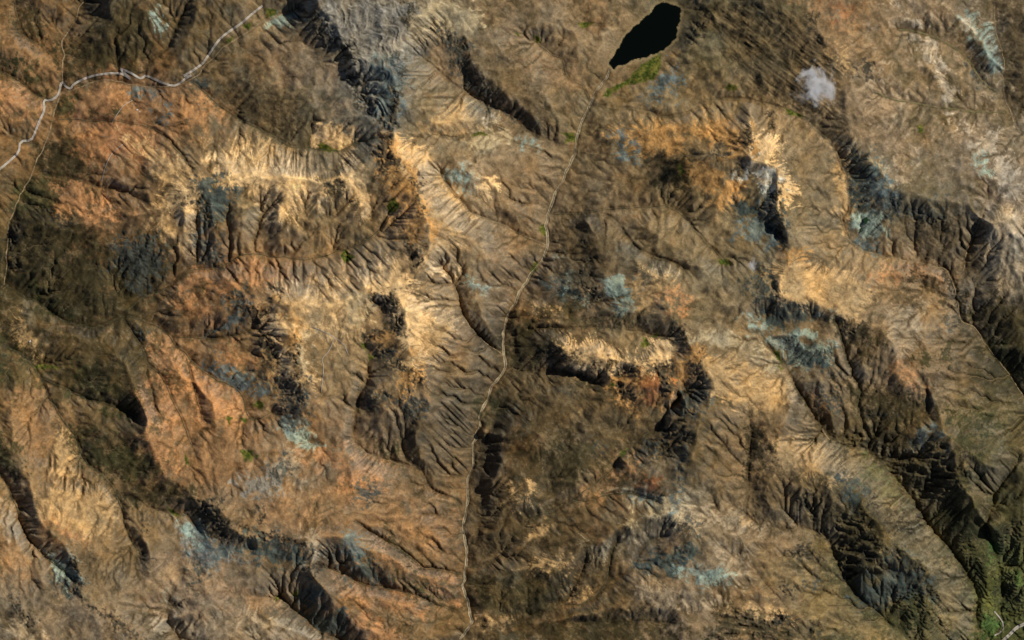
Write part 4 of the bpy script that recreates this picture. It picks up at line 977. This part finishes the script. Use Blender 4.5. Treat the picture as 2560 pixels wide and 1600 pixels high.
# rock flecks and bare chips, drawn out down the slope
fa, fb = fnoise(34, 4.0, .8, 91), fnoise(34, 4.0, .8, 92)
fa = bil(fa, XX + 8 * sw[1], YY + 8 * sw[0]).reshape(NY, NX); fb = bil(fb, XX - 8 * sw[0], YY + 8 * sw[1]).reshape(NY, NX)
zone1, zone2 = fnoise(260, 40, 1.2, 93), fnoise(260, 40, 1.2, 94)
wash_in((62, 57, 42), .32 * sstep(1.25, 1.9, .8 * fa + .45 * STK + .55 * zone1))
wash_in((166, 144, 114), .22 * sstep(1.3, 2.0, .7 * fb - .6 * STK + .55 * zone2))
wash_in((46, 52, 28), .65 * RISER * sstep(-1.2, .6, BLOT + FINE))
# runnels: damp grass in most, pale gravel in some
fl = np.log10(FLOW)
wash = sstep(1.7, 3.0, fl) * .55
pick = sstep(-.4, .6, fnoise(300, 60, 1.2, 78))
wash_in((64, 60, 38), wash * (1 - pick))
wash_in((152, 130, 100), wash * pick * .7)
WX, WY = .25 * WX_, .25 * WY_
for k, (txt, lab) in enumerate(BOGS):
    s_, d_ = poly_sd(P('A', txt), 14)
    d_ = d_ + .7 * FINE[s_] + 1.0
    m_ = sstep(-1.5, 2.0, d_)[..., None]
    tint = lin((66, 76, 30)) * (1 + .3 * FINE[s_][..., None]) + lin((92, 74, 40)) * np.clip(BLOT[s_] + .3, 0, 1)[..., None] * .7
    CLR[s_] = CLR[s_] * (1 - m_) + tint * m_
    z_ = ZONE[s_]
    z_[d_ > 0] = 1000 + k
wash_in((148, 128, 98), .6 * sstep(-9, -3, lake_sd + FINE))
m_ = sstep(-2.5, 1, lake_sd + FINE)[..., None]
CLR = CLR * (1 - m_) + lin((52, 52, 36)) * m_
CLR = (CLR * np.array([.74, .735, .635], np.float32) / KEXP).clip(.008, .8)
print('colour', round(time.time() - T0, 1))


# ---------------------------------------------------------------- materials
def mat(name, color, rough=.9, spec=.2):
    m = bpy.data.materials.new(name); m.use_nodes = True
    n = m.node_tree.nodes; b_ = n['Principled BSDF']
    b_.inputs['Base Color'].default_value = (*color, 1)
    b_.inputs['Roughness'].default_value = rough
    b_.inputs['Specular IOR Level'].default_value = spec
    return m, n, m.node_tree.links, b_


def mottled(name, c1, c2, scale, rough=.9, spec=.2, detail=6):
    m, n, l, b_ = mat(name, c1, rough, spec)
    tc = n.new('ShaderNodeNewGeometry')
    no = n.new('ShaderNodeTexNoise'); no.inputs['Scale'].default_value = scale; no.inputs['Detail'].default_value = detail
    cr = n.new('ShaderNodeValToRGB'); cr.color_ramp.elements[0].position = .35; cr.color_ramp.elements[1].position = .65
    cr.color_ramp.elements[0].color = (*c1, 1); cr.color_ramp.elements[1].color = (*c2, 1)
    l.new(tc.outputs['Position'], no.inputs['Vector']); l.new(no.outputs['Fac'], cr.inputs['Fac']); l.new(cr.outputs['Color'], b_.inputs['Base Color'])
    return m


def ground_material():
    m, n, l, b_ = mat('ground', (.2, .15, .1), .95, .05)
    at = n.new('ShaderNodeAttribute'); at.attribute_name = 'ground'
    ge = n.new('ShaderNodeNewGeometry')
    n1 = n.new('ShaderNodeTexNoise'); n1.inputs['Scale'].default_value = 1 / 18; n1.inputs['Detail'].default_value = 4; n1.inputs['Roughness'].default_value = .7
    l.new(ge.outputs['Position'], n1.inputs['Vector'])
    r1 = n.new('ShaderNodeMapRange'); r1.inputs['From Min'].default_value = .3; r1.inputs['From Max'].default_value = .7
    r1.inputs['To Min'].default_value = .78; r1.inputs['To Max'].default_value = 1.22
    l.new(n1.outputs['Fac'], r1.inputs['Value'])
    mu = n.new('ShaderNodeVectorMath'); mu.operation = 'SCALE'
    l.new(at.outputs['Color'], mu.inputs[0]); l.new(r1.outputs[0], mu.inputs['Scale'])
    l.new(mu.outputs[0], b_.inputs['Base Color'])
    n2 = n.new('ShaderNodeTexNoise'); n2.inputs['Scale'].default_value = 1 / 14; n2.inputs['Detail'].default_value = 4; n2.inputs['Roughness'].default_value = .6
    l.new(ge.outputs['Position'], n2.inputs['Vector'])
    bp = n.new('ShaderNodeBump'); bp.inputs['Strength'].default_value = .7; bp.inputs['Distance'].default_value = 5.0
    l.new(n2.outputs['Fac'], bp.inputs['Height']); l.new(bp.outputs['Normal'], b_.inputs['Normal'])
    return m


M_GROUND = ground_material()
M_WATER, _, _, _ = mat('lake_water', (.0015, .0026, .002), .12, .08)
M_POND, _, _, _ = mat('pond_water', (.012, .03, .012), .15, .25)
M_STREAM = mottled('stream_water', (.05, .047, .03), (.10, .09, .06), 1 / 30, .5, .3)
M_GRAVEL = mottled('river_gravel', tuple(lin((124, 110, 84))), tuple(lin((164, 146, 114))), 1 / 24)
M_WASH = mottled('pale_streambed', tuple(lin((104, 90, 64))), tuple(lin((150, 130, 98))), 1 / 24)
M_GULLY = mottled('damp_streambed', tuple(lin((44, 44, 28))), tuple(lin((84, 76, 50))), 1 / 30)
M_MEADOW = mottled('grassy_streambed', tuple(lin((84, 82, 50))), tuple(lin((112, 100, 68))), 1 / 40)
M_ROAD = mottled('gravel_road', tuple(lin((142, 134, 120))), tuple(lin((164, 154, 140))), 1 / 40)
M_BERM = mottled('road_berm', tuple(lin((160, 152, 140))), tuple(lin((186, 178, 166))), 1 / 30)


def link(o, parent=None):
    COL.objects.link(o)
    if parent is not None:
        o.parent = parent
    return o


def tag(o, label=None, cat=None, group=None, kind=None):
    for k_, v_ in (('label', label), ('category', cat), ('group', group), ('kind', kind)):
        if v_:
            o[k_] = v_
    return o


def make_mesh(name, verts, faces, material, colors=None):
    me = bpy.data.meshes.new(name)
    nv, nf, w = len(verts), len(faces), faces.shape[1]
    me.vertices.add(nv); me.vertices.foreach_set('co', np.ascontiguousarray(verts, np.float32).ravel())
    me.loops.add(nf * w); me.loops.foreach_set('vertex_index', np.ascontiguousarray(faces, np.int32).ravel())
    me.polygons.add(nf); me.polygons.foreach_set('loop_start', np.arange(0, nf * w, w, dtype=np.int32))
    me.polygons.foreach_set('loop_total', np.full(nf, w, np.int32))
    if colors is not None:
        at = me.attributes.new('ground', 'FLOAT_COLOR', 'POINT')
        at.data.foreach_set('color', np.c_[colors, np.ones(nv)].astype(np.float32).ravel())
    me.materials.append(material)
    me.update(calc_edges=True)
    return bpy.data.objects.new(name, me)


# ---------------------------------------------------------------- the terrain sheet, carried on far beyond the mapped area
EXT = 46
ext = HS * np.cumsum(1.13 ** np.arange(1, EXT + 1))
MC = 26                                           # the outermost cells of the working grid are left out
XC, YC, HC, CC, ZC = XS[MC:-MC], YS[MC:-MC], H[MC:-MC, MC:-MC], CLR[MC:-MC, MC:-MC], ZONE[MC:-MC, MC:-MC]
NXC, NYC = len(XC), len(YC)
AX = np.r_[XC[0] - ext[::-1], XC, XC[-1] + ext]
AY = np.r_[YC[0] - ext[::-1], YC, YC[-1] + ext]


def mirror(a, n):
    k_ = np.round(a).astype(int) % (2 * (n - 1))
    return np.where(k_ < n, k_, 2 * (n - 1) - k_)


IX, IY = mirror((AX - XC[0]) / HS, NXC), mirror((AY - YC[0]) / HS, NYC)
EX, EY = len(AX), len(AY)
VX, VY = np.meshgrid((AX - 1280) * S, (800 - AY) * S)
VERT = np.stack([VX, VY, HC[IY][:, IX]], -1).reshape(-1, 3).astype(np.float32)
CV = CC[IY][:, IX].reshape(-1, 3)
a = (np.arange(EY - 1)[:, None] * EX + np.arange(EX - 1)[None, :]).astype(np.int32)
QUAD = np.stack([a, a + EX, a + EX + 1, a + 1], -1).reshape(-1, 4)
fz = np.zeros((EY - 1, EX - 1), np.int16)
zz = ZC[:-1, :-1].copy()
vx_, vy_ = np.meshgrid(XC[:-1], YC[:-1])
vis = (vx_ > -40) & (vx_ < 2600) & (vy_ > -40) & (vy_ < 1640)
zz[~vis] = 0
fz[EXT:EXT + NYC - 1, EXT:EXT + NXC - 1] = zz
fz = fz.ravel()


def cut(name, sel):
    q = QUAD[sel]
    ids, inv = np.unique(q, return_inverse=True)
    return make_mesh(name, VERT[ids], inv.reshape(-1, 4), M_GROUND, CV[ids])


cnt = np.bincount(fz)
small = np.where(cnt < 60)[0]
fz[np.isin(fz, small) & (fz < 1000)] = 0
order = np.argsort(fz, kind='stable')
lab_, st_ = np.unique(fz[order], return_index=True)
en_ = np.r_[st_[1:], len(fz)]
terrain = None
for z, s0, s1 in zip(lab_, st_, en_):
    sel = np.sort(order[s0:s1])
    if z == 0:
        terrain = link(cut('terrain', sel)); tag(terrain, 'bare brown mountain ground of ridges, scree slopes and gullies', 'mountains', kind='structure')
    elif z < 1000:
        link(cut(TYPES[patches[z - 1][0]][4], sel), terrain)
    else:
        tag(link(cut('bog', sel)), BOGS[z - 1000][1], 'bog', 'green bogs in the valley heads', 'stuff')
print('terrain', round(time.time() - T0, 1))


def wpos(x, y, dz=0.0):
    x, y = np.asarray(x, np.float64), np.asarray(y, np.float64)
    return np.stack([(x - 1280) * S, (800 - y) * S, bil(H, x, y) + dz], -1)


def ribbon(name, line, width, material, dz, across=4, parent=None, off=0.0, wvar=0.0, seed=0):
    """a strip laid over the ground along a line (map units)"""
    p = resample(line[:, :2], 1.6)
    t = np.gradient(p, axis=0); t /= np.hypot(t[:, 0], t[:, 1])[:, None] + 1e-9
    nrm = np.stack([-t[:, 1], t[:, 0]], 1)
    r = np.random.default_rng(seed)
    m = max(3, len(p) // 7)
    w = width * (1 + wvar * np.interp(np.linspace(0, m - 1, len(p)), np.arange(m), r.uniform(-1, 1, m)))
    ks = np.linspace(-.5, .5, across + 1)
    q = p[:, None, :] + nrm[:, None, :] * (ks[None, :, None] * w[:, None, None] + off)
    vv = wpos(q[..., 0], q[..., 1], dz)
    vv[:, 1:-1, 2] = np.maximum(vv[:, 1:-1, 2], .5 * (vv[:, :1, 2] + vv[:, -1:, 2]) - 6)
    n = len(p); c = across + 1
    a_ = (np.arange(n - 1)[:, None] * c + np.arange(across)[None, :])
    f = np.stack([a_, a_ + 1, a_ + c + 1, a_ + c], -1).reshape(-1, 4)
    return link(make_mesh(name, vv.reshape(-1, 3), f, material), parent)


# ---------------------------------------------------------------- water
lp = resample(np.r_[LAKE, LAKE[:1]], 3.0)[:-1]
cen = lp.mean(0)
lo_ = cen + (lp - cen) * 1.03
lv = np.r_[np.c_[(lo_[:, 0] - 1280) * S, (800 - lo_[:, 1]) * S, np.full(len(lo_), LAKE_Z)]]
me = bpy.data.meshes.new('lake'); me.from_pydata(lv.tolist(), [], [list(range(len(lv)))[::-1]]); me.materials.append(M_WATER); me.update()
lake = link(bpy.data.objects.new('lake', me)); tag(lake, 'black teardrop-shaped mountain lake near the top edge', 'lake', kind='structure')

for txt, lab in (('F 1283,45 1305,34 1314,60 1299,88 1284,70', 'small dark green tarn on the pale teal bench, right of centre'),
                 ('F 1254,120 1265,113 1270,140 1258,144', 'tiny dark tarn just below the larger tarn on the teal bench')):
    pp = resample(np.r_[P('A', txt), P('A', txt)[:1]], 1.5)[:-1]
    pc = pp.mean(0); zc = float(bil(H, pp[:, 0], pp[:, 1]).max()) + 2
    top = np.c_[(pp[:, 0] - 1280) * S, (800 - pp[:, 1]) * S, np.full(len(pp), zc)]
    n_ = len(top); bot = top.copy(); bot[:, 2] -= 40
    me = bpy.data.meshes.new('tarn')
    me.from_pydata(np.r_[top, bot].tolist(), [], [list(range(n_))[::-1]] + [[k_, (k_ + 1) % n_, n_ + (k_ + 1) % n_, n_ + k_] for k_ in range(n_)])
    me.materials.append(M_POND); me.update()
    tag(link(bpy.data.objects.new('tarn', me)), lab, 'tarn', kind='structure')

river = ribbon('river', VL[0], 1.1, M_STREAM, 3.4, 2, None, 0, .4, 1)
tag(river, 'river winding down the central valley from the lake to the bottom edge', 'river', kind='structure')
ribbon('gravel_bed', VL[0], 5.2, M_GRAVEL, 1.2, 6, river, .5, .7, 2)
# (survey line, width, material, label)
STREAMS = [
 (7, 1.7, M_GULLY, 'stream curving west below the orange slope to the left edge'), (8, 2.2, M_WASH, 'pale stream bed running down beside the gravel road at left'),
 (9, 1.4, M_GULLY, 'dark stream entering from the top left corner'), (10, 1.3, M_GULLY, 'dark stream cut between two orange hills at the left edge'),
 (11, 1.5, M_WASH, 'thin stream following the gravel road valley'), (12, 1.6, M_GULLY, 'dark stream curving below the pale rounded hill at upper left'),
 (16, 1.3, M_GULLY, 'thin stream across the orange hill at left'), (22, 1.7, M_GULLY, 'dark stream winding along the long orange slope'), (23, 1.3, M_GULLY, 'short dark stream on the brown shelf at left'),
 (24, 1.5, M_GULLY, 'dark gully stream left of the long orange slope'), (25, 1.1, M_GULLY, 'hair-thin gully in the middle of the long orange slope'), (27, 2.4, M_GULLY, 'dark stream crossing the lower left in a long diagonal'),
 (28, 1.3, M_GULLY, 'small tributary joining the lower left diagonal stream'), (30, 2.0, M_GULLY, 'stream in the bottom left valley'),
 (2, 1.2, M_GULLY, 'thin stream from the bog west of the lake'), (34, 1.8, M_GULLY, 'stream in the western of the two dark gullies, lower centre'), (35, 1.4, M_GULLY, 'stream in the eastern of the two dark gullies, lower centre'),
 (37, 1.6, M_GULLY, 'stream below the dark slope at the bottom, left of the river'), (36, 1.3, M_GULLY, 'short dark stream joining the river from the lower left'), (38, 1.8, M_GULLY, 'stream from the eastern cirque to the central river'),
 (40, 1.6, M_GULLY, 'stream joining the central river at the very bottom'), (49, 2.2, M_WASH, 'stream along the eastern valley under the curved moraine'), (54, 2.2, M_GULLY, 'stream at the foot of the banded dark cliffs, right'),
 (57, 2.4, M_WASH, 'stream in the south-eastern gorge'), (6, 1.6, M_WASH, 'pale runnel down the tan slope to the central river'), (5, 1.4, M_WASH, 'pale runnel from the tan saddle to the river bog'),
 (48, 1.2, M_WASH, 'faint runnel on the slope east of the central river'), (46, 1.3, M_GULLY, 'stream below the large cloud towards the lake outlet'),
]
def line_at(t):
    return [i_ for i_, q_ in enumerate(VALLEYS) if q_.startswith(t)][0]


STREAMS += [(line_at('C 1530,210'), 3.0, M_MEADOW, 'olive stream among the white rocks at upper right'), (line_at('C 1350,650'), 3.0, M_MEADOW, 'olive grassy stream crossing the upper right to the edge'),
            (line_at('C 2190,0'), 1.6, M_WASH, 'thin stream along the right edge, upper right corner'), (line_at('C 2190,0') - 1, 1.4, M_WASH, 'pale runnel in the grey trough near the right edge')]
for k_, (li, w_, m_, lab) in enumerate(STREAMS):
    o = ribbon('stream', VL[li], w_, m_, 2.4, 2, None, 0, .5, 40 + k_)
    tag(o, lab, 'stream', kind='structure')

# ---------------------------------------------------------------- roads
def join(objs, name):
    """several strips of one road as one mesh"""
    vs, fs, n0 = [], [], 0
    for o in objs:
        me_ = o.data
        v_ = np.empty(len(me_.vertices) * 3, np.float32); me_.vertices.foreach_get('co', v_)
        f_ = np.empty(len(me_.loops), np.int32); me_.loops.foreach_get('vertex_index', f_)
        vs.append(v_.reshape(-1, 3)); fs.append(f_.reshape(-1, 4) + n0); n0 += len(me_.vertices)
        m_ = me_.materials[0]
        bpy.data.objects.remove(o); bpy.data.meshes.remove(me_)
    return link(make_mesh(name, np.concatenate(vs), np.concatenate(fs), m_))


def road(name, lines, width, label, berm=True):
    if isinstance(lines, np.ndarray):
        lines = [lines]
    ls = [smooth_line(l_, 1) for l_ in lines]
    o = join([ribbon(name, l_, width, M_ROAD, 7.0 + .5 * k_, 4) for k_, l_ in enumerate(ls)], name)
    tag(o, label, 'road', kind='structure')
    if berm:
        for s_ in (-1, 1):
            b_ = join([ribbon('road_berm', l_, width * .2, M_BERM, 8.2 + .5 * k_, 2, None, s_ * width * .46) for k_, l_ in enumerate(ls)], 'road_berm')
            b_.parent = o
    return o


road('gravel_road', [P('A', '-120,1270 0,1180 70,1120 130,1065 135,985 215,982 240,930 270,850 310,770 300,695 350,702 395,675 415,630 420,585 440,572 455,605 490,622 510,590 560,560 640,530 740,513 840,510 880,530 912,552'),
                     P('A', '912,552 880,520 838,480'), P('A', '838,480 905,503 975,547 1000,542 1015,524 1080,553 1150,585 1210,600 1245,590 1300,548 1338,525')], 4.4, 'pale gravel road with switchbacks climbing from the left edge')
road('gravel_road', [P('A', '1338,532 1285,534'), P('A', '1285,530 1340,500 1420,445 1450,400 1500,325 1545,265 1620,210 1690,165 1750,110 1838,40')], 4.4, 'straight upper stretch of pale gravel road climbing to the top left')
road('gravel_road', P('I', '2500,1370 2408,1415 2360,1440 2330,1475 2290,1512 2200,1600'), 6.5, 'pale gravel road in the bottom right corner')
road('footpath', P('I', '2215,1320 2270,1385 2280,1430 2265,1465 2215,1490'), 3.4, 'curved pale track in the bottom right corner', False)
road('footpath', P('A', '780,860 830,780 870,730 930,700'), 1.5, 'faint track on the orange hill near the farmstead', False)
road('footpath', P('A', '710,1270 740,1150 790,1060 860,1010'), 1.6, 'faint straight track below the orange hill', False)
road('footpath', P('D', '2180,800 2300,850 2408,920 E 60,1000'), 1.6, 'faint pale track crossing the tan plateau', False)
road('footpath', P('D', '2340,880 2310,970 2250,1030 2270,1080 2250,1260'), 1.6, 'faint pale track down the brown plateau', False)

# ---------------------------------------------------------------- farmsteads
M_WALL = mottled('whitewash', (.62, .6, .55), (.78, .76, .7), .4)
M_ROOF = mottled('metal_roof', (.5, .5, .5), (.68, .67, .66), .3, .5, .4)
M_DOOR, _, _, _ = mat('door_wood', (.12, .07, .04))


def house(x, y, rz, L, W, label):
    p = wpos(x, y)
    e = link(bpy.data.objects.new('farmhouse', None)); e.location = p - np.array([0, 0, .5]); e.rotation_euler.z = rz
    tag(e, label, 'farmhouse', 'lone white farmhouses')
    l, w, hh_ = L / 2, W / 2, 4.5
    me_ = bpy.data.meshes.new('wall')
    me_.from_pydata([(-l, -w, -3), (l, -w, -3), (l, w, -3), (-l, w, -3), (-l, -w, hh_), (l, -w, hh_), (l, w, hh_), (-l, w, hh_), (-l, 0, hh_ + 2.6), (l, 0, hh_ + 2.6)], [],
                    [(0, 1, 5, 4), (2, 3, 7, 6), (1, 2, 6, 9, 5), (3, 0, 4, 8, 7)])
    me_.materials.append(M_WALL); link(bpy.data.objects.new('wall', me_), e)
    me_ = bpy.data.meshes.new('roof'); g = 1.0; z0, z1 = hh_ - .35, hh_ + 2.75
    me_.from_pydata([(-l - g, -w - g, z0), (l + g, -w - g, z0), (l + g, 0, z1), (-l - g, 0, z1), (l + g, w + g, z0), (-l - g, w + g, z0)], [], [(0, 1, 2, 3), (3, 2, 4, 5)])
    me_.materials.append(M_ROOF); ro = link(bpy.data.objects.new('roof', me_), e)
    so = ro.modifiers.new('thickness', 'SOLIDIFY'); so.thickness = .25
    me_ = bpy.data.meshes.new('door')
    me_.from_pydata([(-1, -w - .08, 0), (1, -w - .08, 0), (1, -w - .08, 2.4), (-1, -w - .08, 2.4), (-1, -w + .1, 0), (1, -w + .1, 0), (1, -w + .1, 2.4), (-1, -w + .1, 2.4)], [],
                    [(0, 1, 2, 3), (3, 2, 6, 7), (1, 5, 6, 2), (4, 0, 3, 7)])
    me_.materials.append(M_DOOR); link(bpy.data.objects.new('door', me_), e)


house(343, 274, R(20), 16, 9, 'white farmhouse alone on the orange hill at upper left')
house(349, 279, R(100), 9, 6, 'small shed-sized white house beside the orange hill farmhouse')
house(73, 853, R(70), 18, 10, 'white farmhouse on the grassy knoll at the left edge')

# ---------------------------------------------------------------- clouds
def cloud(x, y, z, sx, sy, sz, dens, label, seed):
    import bmesh
    bm = bmesh.new(); bmesh.ops.create_icosphere(bm, subdivisions=4, radius=1.0)
    r = np.random.default_rng(seed)
    lob = r.normal(size=(14, 3)); lob /= np.linalg.norm(lob, axis=1)[:, None]
    for v_ in bm.verts:
        c = np.array(v_.co)
        k_ = .82 + .3 * np.max(np.exp(7 * (lob @ c - 1)))
        v_.co = c * k_
    for f_ in bm.faces:
        f_.smooth = True
    me_ = bpy.data.meshes.new('cloud'); bm.to_mesh(me_); bm.free()
    o = link(bpy.data.objects.new('cloud', me_)); o.location = ((x - 1280) * S, (800 - y) * S, z); o.scale = (sx * S, sy * S, sz)
    m = bpy.data.materials.new('cloud_vapour'); m.use_nodes = True
    n, l = m.node_tree.nodes, m.node_tree.links
    n.clear()
    ou = n.new('ShaderNodeOutputMaterial'); pv = n.new('ShaderNodeVolumePrincipled')
    pv.inputs['Color'].default_value = (.95, .95, .95, 1); pv.inputs['Anisotropy'].default_value = .1
    tc = n.new('ShaderNodeTexCoord')
    no = n.new('ShaderNodeTexNoise'); no.inputs['Scale'].default_value = 1.9; no.inputs['Detail'].default_value = 8; no.inputs['Roughness'].default_value = .68; no.inputs['Distortion'].default_value = .6
    no.noise_dimensions = '4D'; no.inputs['W'].default_value = seed * 1.7
    le = n.new('ShaderNodeVectorMath'); le.operation = 'LENGTH'
    l.new(tc.outputs['Object'], no.inputs['Vector']); l.new(tc.outputs['Object'], le.inputs[0])
    f1 = n.new('ShaderNodeMapRange'); f1.inputs['From Min'].default_value = .0; f1.inputs['From Max'].default_value = 1.0; f1.inputs['To Min'].default_value = .16; f1.inputs['To Max'].default_value = -.46
    l.new(le.outputs['Value'], f1.inputs['Value'])
    cn = n.new('ShaderNodeMapRange'); cn.clamp = False; cn.inputs['From Min'].default_value = .2; cn.inputs['From Max'].default_value = .8; cn.inputs['To Min'].default_value = -.1; cn.inputs['To Max'].default_value = 1.1
    l.new(no.outputs['Fac'], cn.inputs['Value'])
    ad = n.new('ShaderNodeMath'); ad.operation = 'ADD'; l.new(cn.outputs[0], ad.inputs[0]); l.new(f1.outputs[0], ad.inputs[1])
    f2 = n.new('ShaderNodeMapRange'); f2.inputs['From Min'].default_value = .36; f2.inputs['From Max'].default_value = .85; f2.inputs['To Min'].default_value = 0; f2.inputs['To Max'].default_value = dens
    l.new(ad.outputs[0], f2.inputs['Value']); l.new(f2.outputs[0], pv.inputs['Density']); l.new(pv.outputs[0], ou.inputs['Volume'])
    me_.materials.append(m)
    tag(o, label, 'cloud', 'clouds drifting over the ridges')
    return o


DROP = math.tan(SUN_EL)
cz = 424 * S * DROP + 4560
cloud(2041, 224, cz, 76, 84, 150, .095, 'large ragged white cloud in the upper right casting a shadow', 3)
cloud(1878, 660, 5300, 20, 28, 70, .06, 'small wisp of white cloud right of centre', 8)

# ---------------------------------------------------------------- shrubs on the low south-eastern slopes
dens = np.zeros((NY, NX), np.float32)
for (ty, s_, d_) in patches:
    if ty in ('moss', 'green', 'lush', 'olive'):
        dens[s_] = np.maximum(dens[s_], sstep(-10, 10, d_) * {'moss': 1, 'green': .9, 'lush': .7, 'olive': .35}[ty])
low = sstep(4050, 3500, H)
dens = dens * low + TERR * .35 + .05 * sstep(3950, 3500, H) * (XX > 2000)
dens *= sstep(-.2, 1.2, FINE + .6 * MID)
r = np.random.default_rng(77)
cx = r.uniform(1950, 2640, 90000); cy = r.uniform(1050, 1660, 90000)
ok = r.random(90000) < bil(dens, cx, cy) * .8
cx, cy = cx[ok][:9000], cy[ok][:9000]
n_ = len(cx)
base = np.array([[1, 0, .45], [0, 1, .4], [-1, 0, .5], [0, -1, .42], [0, 0, 1.15], [0, 0, -.3]])
tri = np.array([[0, 1, 4], [1, 2, 4], [2, 3, 4], [3, 0, 4], [1, 0, 5], [2, 1, 5], [3, 2, 5], [0, 3, 5]])
sz = r.uniform(1.8, 4.4, n_)
ang = r.uniform(0, 6.28, n_); ca, sa = np.cos(ang), np.sin(ang)
bv = base[None] * sz[:, None, None] * r.uniform(.75, 1.25, (n_, 6, 1))
vx = bv[..., 0] * ca[:, None] - bv[..., 1] * sa[:, None]; vy = bv[..., 0] * sa[:, None] + bv[..., 1] * ca[:, None]
vv = np.stack([vx, vy, bv[..., 2]], -1) + wpos(cx, cy)[:, None, :]
ff = (tri[None] + 6 * np.arange(n_)[:, None, None]).reshape(-1, 3)
M_SHRUB = mottled('shrub_leaves', (.022, .035, .014), (.05, .07, .025), 1 / 18)
sh = link(make_mesh('shrubs', vv.reshape(-1, 3), ff, M_SHRUB)); tag(sh, 'dark green shrubs dotted over the low south-eastern slopes', 'shrubs', kind='stuff')
print('done', round(time.time() - T0, 1), len(QUAD) * 2, 'triangles;', n_, 'shrubs')
